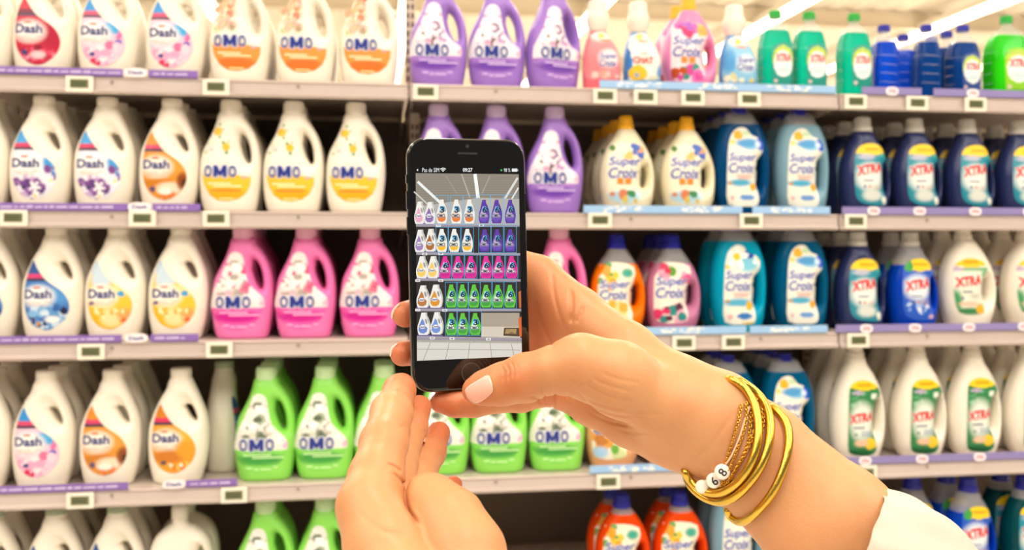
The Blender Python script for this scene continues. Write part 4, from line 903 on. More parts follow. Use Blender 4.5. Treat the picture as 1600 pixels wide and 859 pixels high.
b = MB(); b.prism(rrect(0.0098, 0.0098, 0.0049, 8, hb[0], hb[1]), -0.00016, -0.0001); b.build('button_glass', mat('button_face', '211d1a', 0.12, coat=0.5), hbo)
for z0, z1 in ((0.044, 0.049), (0.030, 0.040), (0.016, 0.026)):
    b = MB(); b.box(-PW / 2 - 0.0006, 0.0022, z0, -PW / 2 + 0.0006, 0.0048, z1); b.build('side_button', M_PBLK, phone, bevel=0.0003)
b = MB(); b.box(PW / 2 - 0.0006, 0.0022, 0.028, PW / 2 + 0.0006, 0.0048, 0.039); b.build('power_button', M_PBLK, phone, bevel=0.0003)
b = MB(); b.lathe([(0.0048, 0.0), (0.0048, 0.0010), (0.0042, 0.0012), (0.0, 0.0012)], 24, cap=False); b.v = [(x + PW / 2 - 0.011 - PW + 0.022, 0.0073 + z, y + PHH / 2 - 0.0105) for x, y, z in b.v]; b.build('rear_camera', M_RING, phone)
# --- what the screen shows, drawn where the sight lines meet the glass
sa = Art(lambda zx, zy: ph_local(zx / 3.183 + 640, zy / 3.183 + 290))
def q(px, py): return ((px - 640) * 3.183, (py - 290) * 3.183)
x0, y0 = q(649.5, 270.5); x1, y1 = q(810.5, 272); x2, y2 = q(815.5, 556.5); x3, y3 = q(651.5, 563.5)
sa.poly([(x0, y0), (x1, y1), (x2, y2), (x3, y3)], '8c8478', paint=None)      # roof
sa.nl()
def lx(y): return x0 + (x3 - x0) * (y - y0) / (y3 - y0)
def rx(y): return x1 + (x2 - x1) * (y - y1) / (y2 - y1)
def band(ya, yb, col): sa.poly([(lx(ya), ya), (rx(ya), ya), (rx(yb), yb), (lx(yb), yb)], col)
for i in range(14): band(y0 + 6 + i * 12, y0 + 8 + i * 12, '7a7266')
sa.nl()
for (a, b_, c, d, t, col) in ((40, -20, 180, 110, 13, 'e8ece8'), (22, 30, 120, 120, 7, 'c8c8c0'), (325, -58, 342, 70, 17, 'f4f6f2'), (258, -58, 300, 60, 7, 'b0a89a'), (360, 40, 400, -50, 6, 'a49c8e'), (470, 70, 538, -40, 11, 'd8d8d0'), (500, 80, 541, 10, 7, 'e8e8e0'), (180, -50, 235, 40, 4, 'a09688')): sa.line(a, b_, c, d, t, col)
sa.nl()
rows = [(190, 68), (330, 210), (460, 348), (609, 486), (742, 626)]
band(195, 765, '221e20'); sa.poly([(lx(110), 105), (345, 60), (rx(70), 66), (rx(195), 195), (lx(195), 195)], 'b2aca2')
sa.nl(); band(765, y3 + 0, 'd2cec4') if False else sa.poly([(lx(765), 765), (rx(775), 775), (x2, y2), (x3, y3)], 'd4d0c6')
sa.poly([(lx(765), 765), (rx(775), 775), (rx(784), 784), (lx(778), 778)], '9a9488')
sa.nl()
for a, b_, c, d in ((104, 778, 68, 868), (198, 778, 178, 864), (300, 780, 290, 860), (400, 782, 408, 855), (505, 784, 520, 848), (34, 812, 550, 818)): sa.line(a, b_, c, d, 2, '6a645c')
sa.poly([(357, 632), (546, 632), (550, 752), (356, 750)], 'a89c8a'); sa.nl(); sa.poly([(357, 700), (548, 702), (550, 756), (356, 752)], 'cfc6b4'); sa.nl(); sa.poly([(470, 706), (546, 706), (548, 750), (466, 746)], '4a3826'); sa.poly([(478, 712), (532, 712), (530, 738), (474, 736)], 'b89868')
for (ya, yb, yc) in ((192, 192, 12), (332, 336, 12), (462, 466, 11), (612, 612, 13), (748, 757, 16)): sa.poly([(lx(ya), ya), (rx(yb), yb), (rx(yb + yc), yb + yc), (lx(ya + yc), ya + yc)], '98909c'); sa.poly([(lx(ya), ya), (rx(yb), yb), (rx(yb + 3), yb + 3), (lx(ya + 3), ya + 3)], 'bdb4bc')
sa.nl()
for x, y in ((75, 340), (155, 338), (40, 472), (155, 472), (40, 618), (175, 620), (113, 757), (211, 760), (392, 763), (357, 197), (143, 198)): sa.rect(x - 12, y - 6, x + 12, y + 6, 'f0f0ec'); sa.rect(x - 7, y - 3, x + 7, y + 3, '303430')
sa.nl()
for (ya, n_, xs) in ((186, 0, (30, 120)), (326, 0, (30, 135)), (456, 0, (30, 140)), (604, 0, (30, 170)), (742, 0, (35, 165))): sa.poly([(xs[0] + 3, ya), (xs[1], ya), (xs[1], ya + 6), (xs[0] + 3, ya + 6)], '6a5a98')
sa.nl()
def mini(cx, yb, h, w_, body, lab, bowl=None, dark=None, off=0):
    O = [(-.38, 0), (-.47, .12), (-.5, .28), (-.48, .42), (-.36, .6), (-.24, .75), (-.17, .86), (-.16, .99), (.16, .99), (.18, .86), (.32, .74), (.45, .55), (.5, .4), (.5, .25), (.44, .1), (.38, 0)]
    sa.poly([(cx + x * w_ + off, yb - y * h) for x, y in O], body); sa.nl()
    sa.ell(cx + .24 * w_ + off, yb - .6 * h, w_ * .09, h * .13, dark or '8a8478', 10, -14)
    sa.poly([(cx + x * w_ + off, yb - y * h) for x, y in [(-.1, .74), (.05, .62), (.1, .45), (.36, .3), (.3, .14), (.05, .06), (-.25, .08), (-.42, .2), (-.36, .42), (-.2, .6)]], lab); sa.nl()
    if bowl: sa.poly([(cx + x * w_ + off, yb - y * h) for x, y in [(-.42, .25), (.38, .27), (.32, .13), (.05, .06), (-.25, .08), (-.38, .16)]], bowl); sa.nl()
W_, PU, PK, GR = 'e9e8e2', '5634a0', 'dd2a94', '5cc03a'
cell = []
def omo_mini(cx, yb, h, w_, body, lab, bowl, dark=None, num='6'):
    sa.layer = 40
    mini(cx, yb, h, w_, body, lab, bowl, dark)
    sa.text('OMO', cx - .46 * w_, yb - .40 * h, cx + .30 * w_, yb - .24 * h, '141a3c', 0.03, 0.05, 'e8ecf4')
    cell.append((cx, yb, h, w_, num))
def dash_mini(cx, yb, h, w_, lab, hole='9a948a'):
    sa.layer = 20
    mini(cx + 10, yb - 4, h * .97, w_ * .9, 'c4c0b8', 'c4c0b8'); mini(cx, yb, h, w_, W_, lab, None, hole); sa.ell(cx - 4, yb - .36 * h, w_ * .28, h * .085, 'f4f2ee', 12); sa.nl()
    sa.text('Dash', cx - .38 * w_, yb - .41 * h, cx + .20 * w_, yb - .31 * h, '2a2a6c', 0.03)
dash_mini(48, 190, 112, 50, 'e8a8c0'); dash_mini(100, 190, 110, 54, '8a6aa8')
for cx in (160, 232, 297): omo_mini(cx, 188, 120, 54, W_, 'f0d0b0', 'e07830', num='3')
for cx in (370, 433, 500): omo_mini(cx, 187, 118, 54, PU, 'b8a0c8', '6a48b0', '221a48')
dash_mini(50, 330, 112, 52, '9a80b8'); dash_mini(103, 328, 114, 54, 'a8662c')
for cx in (160, 222, 287): omo_mini(cx, 330, 116, 54, W_, 'f0ecd0', 'f4b82c', num='3')
for cx in (373, 435, 500): omo_mini(cx, 328, 112, 54, PU, 'b8a0c8', '6a48b0', '221a48')
dash_mini(60, 460, 110, 56, 'f0c860'); dash_mini(115, 460, 110, 56, 'f0c860')
for cx in (176, 240, 304): omo_mini(cx, 460, 110, 60, PK, 'f0c8d4', 'c8148c', '4a1030')
for cx in (380, 442, 507): omo_mini(cx, 461, 112, 58, PK, 'f0c8d4', 'c8148c', '4a1030')
dash_mini(64, 607, 112, 60, 'b8743c'); dash_mini(128, 607, 116, 62, 'd8902c')
for cx in (207, 262, 320): omo_mini(cx, 606, 116, 54, GR, 'd8e8c8', '3c9c3c', '1c4a1c')
for cx in (380, 438, 499): omo_mini(cx, 606, 114, 56, GR, 'd8e8c8', '3c9c3c', '1c4a1c')
dash_mini(68, 742, 112, 58, '6a84c8'); dash_mini(133, 740, 112, 58, '7090d0')
for cx in (207, 264, 326): omo_mini(cx, 742, 110, 56, GR, 'd8e8c8', '3c9c3c', '1c4a1c', num='3')
sa.poly([(541, 530), (rx(530) + 0, 520), (rx(608), 608), (545, 608)], 'c4683c'); sa.poly([(540, 660), (rx(660), 650), (rx(750), 750), (546, 750)], 'd8602c')
sa.nl()
for cx, yb, h, w_, num in cell:
    sa.layer = 60
    sa.text(num, cx - .16 * w_, yb - .70 * h, cx + .22 * w_, yb - .44 * h, '101c30', 0.03, 0.12, '4ab4e8')
BB = '5ab4ea'; sa.layer = 70
for r_, xs, ext in ((0, (160, 232, 297), 20), (0, (370, 433, 500), 24), (1, (160, 222, 287), 4), (1, (373, 435, 500), 8), (2, (176, 240, 304), 4), (2, (380, 442, 507), 4), (3, (207, 262, 320), 6), (3, (380, 438, 499), 8), (4, (207, 264, 326), 4)):
    yb, yt = rows[r_]
    for cx in xs: sa.frame(cx - 31, yt - ext, cx + 31, yb + 4, 1.8, BB)
sa.nl()
# status bar
tx = lambda s_, a, b_, c, d, col='e8e8e8', bo=0.0: sa.text(s_, *q(a, b_), *q(c, d), col, bo)
tx('Pas de SIM', 659.5, 262.2, 686, 269.0); tx('09:27', 723, 262.5, 738, 268.6, 'f4f4f4', 0.02); tx('98 %', 787, 263.0, 797, 268.8)
sa.ell(*q(783, 266), 4.5, 4.5, '3cc85a'); sa.rect(*q(799.5, 263.4), *q(808, 268.2), 'e8e8e8'); sa.rect(*q(808.6, 265), *q(809.6, 267), 'c8c8c8')
for k in range(3):
    cx, cy = q(692, 269); r0, r1 = 4 + k * 7, 8 + k * 7
    sa.poly([(cx + r1 * math.sin(a), cy - r1 * math.cos(a)) for a in np.linspace(-.75, .75, 7)] + [(cx + r0 * math.sin(a), cy - r0 * math.cos(a)) for a in np.linspace(.75, -.75, 7)], 'e8e8e8')
sa.poly([q(650.5, 265.5), q(653, 263.8), q(653, 267.6)], 'e8e8e8')
me = sa.mesh('screen', print_mat('lit_screen', 0.3, 1.6), lambda X, Z, l: np.stack([X, -0.00003 - 0.0000045 * l, Z], 1))
link('screen', me, phone)
# ------------------------------------------------------------------ the person's arms and hands
def cap_d(Pt, a, b, ra, rb):
    ab = b - a; t = np.clip(((Pt - a) @ ab) / (ab @ ab), 0, 1)
    return np.linalg.norm(Pt - a - t[:, None] * ab, axis=1) - (ra + (rb - ra) * t)
def chain(spec):                # (px, py, depth, radius in pixels) -> joints in metres
    return [(P(x, y, d), r * d / F) for x, y, d, r in spec]
def chain_d(Pt, ch, k=0.004):
    d = None
    for (a, ra), (b, rb) in zip(ch[:-1], ch[1:]):
        c = cap_d(Pt, a, b, ra, rb); d = c if d is None else smin(d, c, k)
    return d
# right hand, reaching in from the lower right, thumb in front of the phone
R_THUMB = chain([(741, 610, .507, 19), (757, 606, .505, 25), (785, 600, .500, 31), (822, 590, .494, 36), (862, 578, .488, 34), (908, 570, .486, 42), (960, 585, .488, 50)])
R_PALM = [chain(c) for c in (
    [(842, 437, .568, 36), (905, 490, .545, 38), (980, 545, .520, 40), (1060, 602, .505, 42), (1112, 642, .500, 52)],        # index side
    [(838, 490, .575, 34), (930, 560, .545, 40), (1050, 625, .512, 46)],
    [(846, 552, .570, 32), (940, 600, .540, 40), (1050, 650, .512, 46)],
    [(872, 606, .556, 28), (925, 628, .532, 34), (985, 656, .520, 40), (1050, 672, .510, 46)],                                # little-finger side
    [(908, 572, .490, 42), (975, 598, .490, 52), (1040, 632, .492, 52), (1095, 664, .496, 58)])]                              # ball of the thumb
R_ARM = [chain(c) for c in (
    [(1060, 628, .505, 50), (1128, 640, .500, 52), (1200, 692, .492, 56), (1322, 798, .478, 66), (1480, 930, .462, 74), (1540, 980, .456, 76)],
    [(1050, 672, .505, 46), (1098, 692, .500, 50), (1165, 742, .492, 56), (1265, 842, .478, 66), (1420, 985, .462, 74), (1480, 1035, .456, 76)])]
R_FING = [chain(c) for c in (
    [(842, 437, .568, 34), (775, 400, .574, 27), (715, 388, .566, 23), (668, 392, .556, 20)],
    [(838, 490, .575, 32), (735, 474, .574, 27), (668, 484, .560, 23), (633, 491, .539, 20.5)],
    [(846, 552, .570, 30), (745, 538, .572, 26), (675, 546, .558, 22), (629, 552.5, .537, 19.5)],
    [(872, 606, .550, 26), (815, 618, .536, 24), (740, 629, .528, 21), (712, 630, .5265, 20), (689, 627.5, .5265, 17.5)])]
# left hand, coming up from below, steadying the lower corner
L_FING = [chain(c) for c in (
    [(574, 792, .400, 46), (588, 745, .415, 42), (600, 692, .437, 36), (612, 645, .470, 31.5), (624, 610, .500, 24), (628, 603, .506, 20)],
    [(612, 790, .425, 38), (622, 722, .462, 29), (642, 668, .498, 24.5), (655, 636, .516, 19)],
    [(632, 800, .440, 36), (652, 750, .470, 27), (672, 707, .500, 23), (686, 676, .515, 17.5)],
    [(650, 835, .455, 30), (696, 792, .495, 20), (708, 758, .510, 15)])]
L_PALM = [chain(c) for c in (
    [(577, 790, .400, 46), (600, 850, .390, 60), (632, 930, .375, 70), (660, 1040, .36, 74)],
    [(612, 800, .425, 42), (650, 900, .405, 60), (680, 1020, .385, 70)])]
L_THENAR = [chain(c) for c in (
    [(671, 789, .412, 44), (698, 820, .402, 58), (724, 866, .390, 63), (728, 930, .380, 66), (700, 1040, .37, 74)],
    [(671, 790, .412, 43), (678, 800, .44, 38), (676, 806, .47, 27), (668, 808, .492, 20)])]
L_ARM = [chain([(660, 1010, .37, 84), (690, 1110, .35, 88), (730, 1250, .32, 96)])]
def to_px(Pt): return 800 + F * Pt[:, 0] / Pt[:, 2], HORIZON - F * Pt[:, 1] / Pt[:, 2]
def groove(Pt, lines):
    u, v = to_px(Pt); g = np.zeros(len(Pt))
    for pts, amp, wd in lines:
        pts = catmull(pts, 4, closed=False); d = np.full(len(Pt), 1e9); m = (u > pts[:, 0].min() - 12) & (u < pts[:, 0].max() + 12) & (v > pts[:, 1].min() - 12) & (v < pts[:, 1].max() + 12)
        if not m.any(): continue
        uu, vv = u[m], v[m]; dd = np.full(len(uu), 1e9); tt = np.zeros(len(uu)); n = len(pts) - 1
        for i in range(n):
            a, b = pts[i], pts[i + 1]; e = b - a; L = e @ e; t = np.clip(((uu - a[0]) * e[0] + (vv - a[1]) * e[1]) / L, 0, 1)
            q = np.hypot(uu - a[0] - t * e[0], vv - a[1] - t * e[1]); w_ = q < dd; dd = np.where(w_, q, dd); tt = np.where(w_, (i + t) / n, tt)
        g[m] += amp * 1e-3 * np.exp(-(dd / wd) ** 2) * np.clip(4 * tt * (1 - tt) * 1.6, 0, 1)
    return g
R_LINES = [
    ([(891, 450), (894, 470), (893, 490), (892, 506)], 1.7, 3.4), ([(912, 478), (906, 492), (900, 505)], 0.8, 2.8),
    ([(862, 420), (868, 470), (884, 520)], 0.68, 3), ([(838, 470), (848, 510), (866, 545)], 0.69, 3),
    ([(783, 570), (788, 582), (786, 596)], 0.59, 1.6), ([(790, 566), (796, 580), (794, 596)], 0.68, 1.6), ([(798, 563), (803, 577), (802, 592)], 0.59, 1.6), ([(806, 566), (810, 576), (809, 588)], 0.42, 1.6),
    ([(898, 604), (915, 622), (945, 634), (978, 640)], .75, 2.2), ([(903, 613), (922, 632), (955, 646), (992, 651)], .75, 2.2), ([(912, 598), (935, 612), (960, 622), (995, 628)], .65, 2.2), ([(925, 590), (950, 602), (988, 612)], .5, 2.2), ([(918, 642), (950, 658), (988, 666)], .55, 2.2), ([(890, 596), (905, 601), (925, 596)], .6, 2.2), ([(940, 582), (965, 592), (1000, 598)], .35, 2.4), ([(960, 670), (990, 676), (1020, 676)], .4, 2.4), ([(975, 640), (1005, 648), (1035, 646)], .4, 2.6),
    ([(826, 618), (840, 622), (846, 632)], 1.03, 2.2), ([(843, 603), (852, 620), (853, 632)], 0.85, 1.8), ([(865, 600), (868, 620), (862, 642)], 0.92, 2.2), ([(885, 612), (893, 632), (893, 655)], 0.68, 2.2),
    ([(1150, 640), (1115, 690), (1085, 720)], 0.42, 4)]
L_LINES = [
    ([(640, 748), (634, 765), (636, 790), (646, 808), (655, 822)], 1.84, 3.2), ([(604, 724), (616, 729), (628, 738)], 0.94, 2.2), ([(612, 738), (624, 748), (634, 760)], 0.94, 2.2), ([(606, 660), (622, 668), (640, 664)], 0.42, 3.0),
    ([(648, 672), (657, 676), (668, 672)], 0.51, 2), ([(672, 705), (682, 712), (692, 708)], 0.51, 2), ([(560, 800), (600, 830), (640, 836)], 0.51, 5), ([(700, 742), (730, 768), (760, 800)], 0.26, 4)]
def sd_right(Pt):
    d = None
    for c in R_PALM[:4]: e = chain_d(Pt, c, .006); d = e if d is None else smin(d, e, .013)
    arm = smin(chain_d(Pt, R_ARM[0], .006), chain_d(Pt, R_ARM[1], .006), .022); d = smin(d, arm, .014)
    for c in R_FING: d = smin(d, chain_d(Pt, c), .006)
    th = smin(chain_d(Pt, R_THUMB, .005), chain_d(Pt, R_PALM[4], .006), .010); d = smin(d, th, .008)
    return d + groove(Pt, R_LINES)
def sd_left(Pt):
    f = None
    for c in L_FING: e = chain_d(Pt, c); f = e if f is None else smin(f, e, .0012)
    p = None
    for c in L_PALM + L_ARM: e = chain_d(Pt, c, .006); p = e if p is None else smin(p, e, .014)
    p = smin(p, f, .006)
    t = None
    for c in L_THENAR: e = chain_d(Pt, c, .006); t = e if t is None else smin(t, e, .008)
    t = smin(t, chain_d(Pt, L_ARM[0], .006), .012)
    return smin(p, t, .0025) + groove(Pt, L_LINES)
def sparse_mesh(fn, lo, hi, h, B=8):
    n = np.ceil((np.array(hi) - lo) / h / B).astype(int) * B; nb = n // B
    D = np.ones(tuple(n), np.float32)
    bi = np.stack(np.meshgrid(*[np.arange(k) for k in nb], indexing='ij'), -1).reshape(-1, 3)
    cen = np.array(lo) + (bi * B + (B - 1) / 2) * h; dc = fn(cen); hit = np.abs(dc) < h * B * 0.5 * 1.74 + 3.2 * h
    Db = D.reshape(nb[0], B, nb[1], B, nb[2], B)
    neg = bi[(~hit) & (dc < 0)]; Db[neg[:, 0], :, neg[:, 1], :, neg[:, 2], :] = -1
    loc = np.stack(np.meshgrid(*[np.arange(B)] * 3, indexing='ij'), -1).reshape(-1, 3)
    hb_ = bi[hit]
    for s0 in range(0, len(hb_), 400):
        q = hb_[s0:s0 + 400]; pts = (q[:, None, :] * B + loc[None]).reshape(-1, 3) * h + np.array(lo)
        Db[q[:, 0], :, q[:, 1], :, q[:, 2], :] = fn(pts).reshape(len(q), B, B, B)
    return surface_nets(Db.reshape(tuple(n)), lo, h)
def bounds(chs, m):
    A = np.array([list(p) + [r] for c in chs for p, r in c]); return (A[:, :3] - A[:, 3:] - m).min(0), (A[:, :3] + A[:, 3:] + m).max(0)
H_ = 0.0007
lo, hi = bounds(R_PALM + R_ARM + R_FING + [R_THUMB], .004); VR, QR = sparse_mesh(sd_right, lo, hi, H_)
lo, hi = bounds(L_PALM + L_THENAR + L_ARM + L_FING, .004); VL, QL = sparse_mesh(sd_left, lo, hi, H_)
VC = np.vstack([VR, VL]); QC = np.vstack([QR, QL + len(VR)])
M_SKIN = bpy.data.materials.new('skin'); M_SKIN.use_nodes = True
nt = M_SKIN.node_tree; bs = nt.nodes['Principled BSDF']
bs.inputs['Roughness'].default_value = 0.42; bs.inputs['Subsurface Weight'].default_value = 0.12; bs.inputs['Subsurface Scale'].default_value = 0.006; bs.inputs['Subsurface Radius'].default_value = (1.0, 0.35, 0.2); bs.inputs['Specular IOR Level'].default_value = 0.4
at = nt.nodes.new('ShaderNodeAttribute'); at.attribute_name = 'rosy_shade'; tc = nt.nodes.new('ShaderNodeTexCoord')
n1 = nt.nodes.new('ShaderNodeTexNoise'); n1.inputs['Scale'].default_value = 45; n1.inputs['Detail'].default_value = 3
n2 = nt.nodes.new('ShaderNodeTexNoise'); n2.inputs['Scale'].default_value = 900; n2.inputs['Detail'].default_value = 3
n3 = nt.nodes.new('ShaderNodeTexVoronoi'); n3.inputs['Scale'].default_value = 170
for n_ in (n1, n2, n3): nt.links.new(tc.outputs['Object'], n_.inputs['Vector'])
mx1 = nt.nodes.new('ShaderNodeMix'); mx1.data_type = 'RGBA'; mx1.inputs[6].default_value = (*lin('cf9666'), 1); mx1.inputs[7].default_value = (*lin('cc7048'), 1)
nt.links.new(at.outputs['Fac'], mx1.inputs[0])
mx2 = nt.nodes.new('ShaderNodeMix'); mx2.data_type = 'RGBA'; mx2.inputs[7].default_value = (*lin('cc8458'), 1)
mr = nt.nodes.new('ShaderNodeMapRange'); mr.inputs[1].default_value = 0.4; mr.inputs[2].default_value = 0.75; mr.inputs[4].default_value = 0.45
nt.links.new(n1.outputs['Fac'], mr.inputs[0]); nt.links.new(mr.outputs[0], mx2.inputs[0]); nt.links.new(mx1.outputs[2], mx2.inputs[6])
fr = nt.nodes.new('ShaderNodeMapRange'); fr.inputs[1].default_value = 0.045; fr.inputs[2].default_value = 0.0; fr.inputs[4].default_value = 0.35   # sparse freckles
nt.links.new(n3.outputs['Distance'], fr.inputs[0])
mx3 = nt.nodes.new('ShaderNodeMix'); mx3.data_type = 'RGBA'; mx3.inputs[7].default_value = (*lin('7c4c30'), 1)
nt.links.new(fr.outputs[0], mx3.inputs[0]); nt.links.new(mx2.outputs[2], mx3.inputs[6]); nt.links.new(mx3.outputs[2], bs.inputs['Base Color'])
bp = nt.nodes.new('ShaderNodeBump'); bp.inputs['Strength'].default_value = 0.25; bp.inputs['Distance'].default_value = 0.0006
nt.links.new(n2.outputs['Fac'], bp.inputs['Height']); nt.links.new(bp.outputs[0], bs.inputs['Normal'])
person = link('person', np_mesh('person', c2w(VC), QC, M_SKIN))
bm = bmesh.new(); bm.from_mesh(person.data); bmesh.ops.recalc_face_normals(bm, faces=bm.faces); bmesh.ops.smooth_vert(bm, verts=bm.verts, factor=0.4, use_axis_x=True, use_axis_y=True, use_axis_z=True); bm.to_mesh(person.data); bm.free()
# reddened fingertips and knuckle; the palm's shade beside the phone is tinted in too
rs = np.zeros(len(VC))
for c, amp in [(c, 1.0) for c in R_FING + L_FING] + [(R_THUMB, .55)]:
    tip = c[0][0] if c is R_THUMB else c[-1][0]
    rs = np.maximum(rs, amp * np.exp(-(np.linalg.norm(VC - tip, axis=1) / .024) ** 2))
for px, py, dd, rad, amp in ((805, 588, .485, .012, .6), (852, 500, .565, .032, 1.1), (680, 620, .52, .035, .5), (860, 640, .54, .03, .5), (690, 790, .40, .03, .15), (600, 700, .43, .03, .25)):
    rs = np.maximum(rs, amp * np.exp(-(np.linalg.norm(VC - P(px, py, dd), axis=1) / rad) ** 2))
at_ = person.data.attributes.new('rosy_shade', 'FLOAT', 'POINT'); at_.data.foreach_set('value', rs.astype(np.float32))
tag(person, 'two hands of a person, gold bangles on one wrist, holding a black phone', 'person')
def march(fn, px, py, d0=0.33, d1=0.60, n=260):
    """depth at which a sight line first meets the body"""
    ds = np.linspace(d0, d1, n); pts = np.array([P(px, py, d) for d in ds]); v = fn(pts); i = np.argmax(v < 0)
    if v[i] >= 0: return None
    if i == 0: return ds[0]
    return ds[i - 1] + (ds[i] - ds[i - 1]) * v[i - 1] / (v[i - 1] - v[i])
def nail(poly, fn, m, off=0.0005, thick=0.0006, order=2):
    poly = catmull(poly, 4); c = poly.mean(0)
    uv = [c] + [c + (p - c) * k / 6 for k in range(1, 7) for p in poly]; uv = np.array(uv)
    X, D = [], []
    for p in uv:
        d = march(fn, *p)
        if d: X.append((p - c) / 20); D.append(d)
    if len(X) < 8: return None
    X = np.array(X); D = np.array(D); keep = D < np.median(D) + 0.006; X, D = X[keep], D[keep]
    def basis(q): x, y = q[:, 0], q[:, 1]; return np.stack([np.ones(len(q)), x, y] + ([x * x, x * y, y * y] if order == 2 else []), 1)
    co = np.linalg.lstsq(basis(X), D, rcond=None)[0]; dp = basis((uv - c) / 20) @ co - off
    n = len(poly); V = [P(p[0], p[1], d) for p, d in zip(uv, dp)]
    bk = [P(p[0], p[1], d + thick) for p, d in zip(uv, dp)]
    N = len(V); fcs = [(0, 1 + i, 1 + (i + 1) % n) for i in range(n)] + [(1 + k * n + i, 1 + (k + 1) * n + i, 1 + (k + 1) * n + (i + 1) % n, 1 + k * n + (i + 1) % n) for k in range(5) for i in range(n)]
    b = MB(); b.add([tuple(x) for x in c2w(np.array(V + bk))], fcs + [tuple(i + N for i in f)[::-1] for f in fcs] + [(1 + 5 * n + i, 1 + 5 * n + i + N, 1 + 5 * n + (i + 1) % n + N, 1 + 5 * n + (i + 1) % n) for i in range(n)])
    o = b.build('fingernail', m, person, smooth=True); return o
M_NAIL = mat('nail_varnish', 'f6cbbb', 0.14, spec=0.6, coat=0.7)
o = nail([(726.5, 609), (733, 602), (745, 594.5), (758, 587), (764, 586.5), (767.5, 594), (770, 603), (769.5, 612), (762, 620), (752, 627), (743.5, 630), (735, 626.6), (729, 619)], sd_right, M_NAIL); o['label'] = 'glossy pale pink thumbnail'
for pl in ([(611, 497), (611.5, 488), (615, 481), (621, 476), (624, 475.5), (618.5, 481), (614.5, 488), (613, 496)], [(609, 556), (609, 548), (612.5, 541), (618, 537), (621, 537), (615.5, 542), (611.5, 549), (611, 556)]):
    nail(pl, sd_right, M_NAIL, order=1)
nail([(670, 621), (671, 616), (675, 613), (681, 612.5), (679, 616), (675, 620), (673, 625)], sd_right, M_NAIL, order=1)
for pl in ([(662, 690), (665, 678), (670, 667), (676, 660), (679, 660), (674, 670), (669, 680), (666, 690)],):
    nail(pl, sd_left, M_NAIL, order=1)
# ---- blouse sleeve
M_CLOTH = mat('white_cotton', 'c9bfaf', 0.85, sss=0.0, bump=(900, 0.2, 0.0005))
axis0, axis1 = P(1285, 868, .474), P(1560, 1075, .448)
ex = (axis1 - axis0) / np.linalg.norm(axis1 - axis0)
nn = np.array([.6, .8, 0]); nn = nn - ex * (nn @ ex); nn /= np.linalg.norm(nn); bb = np.cross(nn, ex); bb *= -1 if bb[2] > 0 else 1      # bb points to the lens
V = []; NA, NB = 96, 46
for i in range(NB):
    s_ = i / (NB - 1); cpt = axis0 + (axis1 - axis0) * (s_ * 1.35)
    for k in range(NA):
        a = 2 * math.pi * k / NA
        rn_, rb2 = 0.0415 + 0.0135 * s_ + 0.004 * math.sin(s_ * 9), 0.036 + 0.016 * s_
        g = 1 - math.exp(-s_ * 7)
        fold = 1 + g * (0.05 * math.sin(3 * a + s_ * 5) + 0.045 * math.sin(7 * a - s_ * 8 + 1) + 0.028 * math.sin(13 * a + s_ * 14)) + 0.018 * math.sin(19 * a) * math.exp(-s_ * 9)
        hem = 1 + 0.035 * math.exp(-((s_ - 0.0) / .02) ** 2)
        along = 0.010 * math.sin(a) * (1 - s_) + 0.0015 * math.sin(5 * a)
        V.append(cpt + (nn * math.cos(a) * rn_ + bb * math.sin(a) * rb2) * fold * hem + ex * along)
Fq = [(i * NA + k, i * NA + (k + 1) % NA, (i + 1) * NA + (k + 1) % NA, (i + 1) * NA + k) for i in range(NB - 1) for k in range(NA)]
slv = link('blouse_sleeve', mesh_from('blouse_sleeve', c2w(np.array(V)), Fq, M_CLOTH, True), person); slv['label'] = 'loose white cotton sleeve'
md = slv.modifiers.new('thick', 'SOLIDIFY'); md.thickness = 0.0009; md.offset = 1
# ------------------------------------------------------------------ jewellery
M_GOLD = mat('gold', 'd8b44c', 0.24, metal=1.0, bump=(260, 0.25, 0.0006)); M_GOLDC = mat('chain_gold', 'd9a441', 0.25, metal=1.0)
def to_obj(pts):                # world points round their own middle
    w_ = c2w(np.array(pts)); c = w_.mean(0); return [tuple(p - c) for p in w_], tuple(c)
def ring_pts(C, a, b, depth, front, n=72, clear=0.0030, a_d=0.0):
    out = []
    for t in np.linspace(0, 2 * math.pi, n, endpoint=False):
        px, py = C[0] + a[0] * math.cos(t) + b[0] * math.sin(t), C[1] + a[1] * math.cos(t) + b[1] * math.sin(t)
        out.append(P(px, py, depth - front * math.sin(t) + a_d * math.cos(t)))
    return out
def resample(pts, step):
    w_ = np.array(pts); seg = np.linalg.norm(np.diff(w_, axis=0), axis=1); s_ = np.concatenate([[0], np.cumsum(seg)]); n = int(s_[-1] / step)
    t = np.linspace(0, s_[-1], n); return np.stack([np.interp(t, s_, w_[:, i]) for i in range(3)], 1)
BANG = [([(1137, 590), (1158, 598), (1176, 622), (1184, 650), (1186, 682), (1179, 713), (1165, 741), (1144, 762), (1123, 772), (1099, 769), (1078, 753), (1069, 734)], 0.0, 'gold bangle nearest the hand, lying over the thin chains'),
        ([(1153, 592), (1171, 603), (1190, 619), (1202, 644), (1205, 675), (1198, 710), (1183, 741), (1160, 768), (1140, 782), (1114, 784), (1088, 771), (1070, 748)], 0.0045, 'gold bangle in the middle of the three'),
        ([(1203, 633), (1212, 638), (1224, 647), (1233, 668), (1233, 699), (1224, 734), (1207, 772), (1179, 804), (1157, 817), (1142, 808), (1137, 797)], 0.0, 'gold bangle highest up the forearm, set apart from the others')]
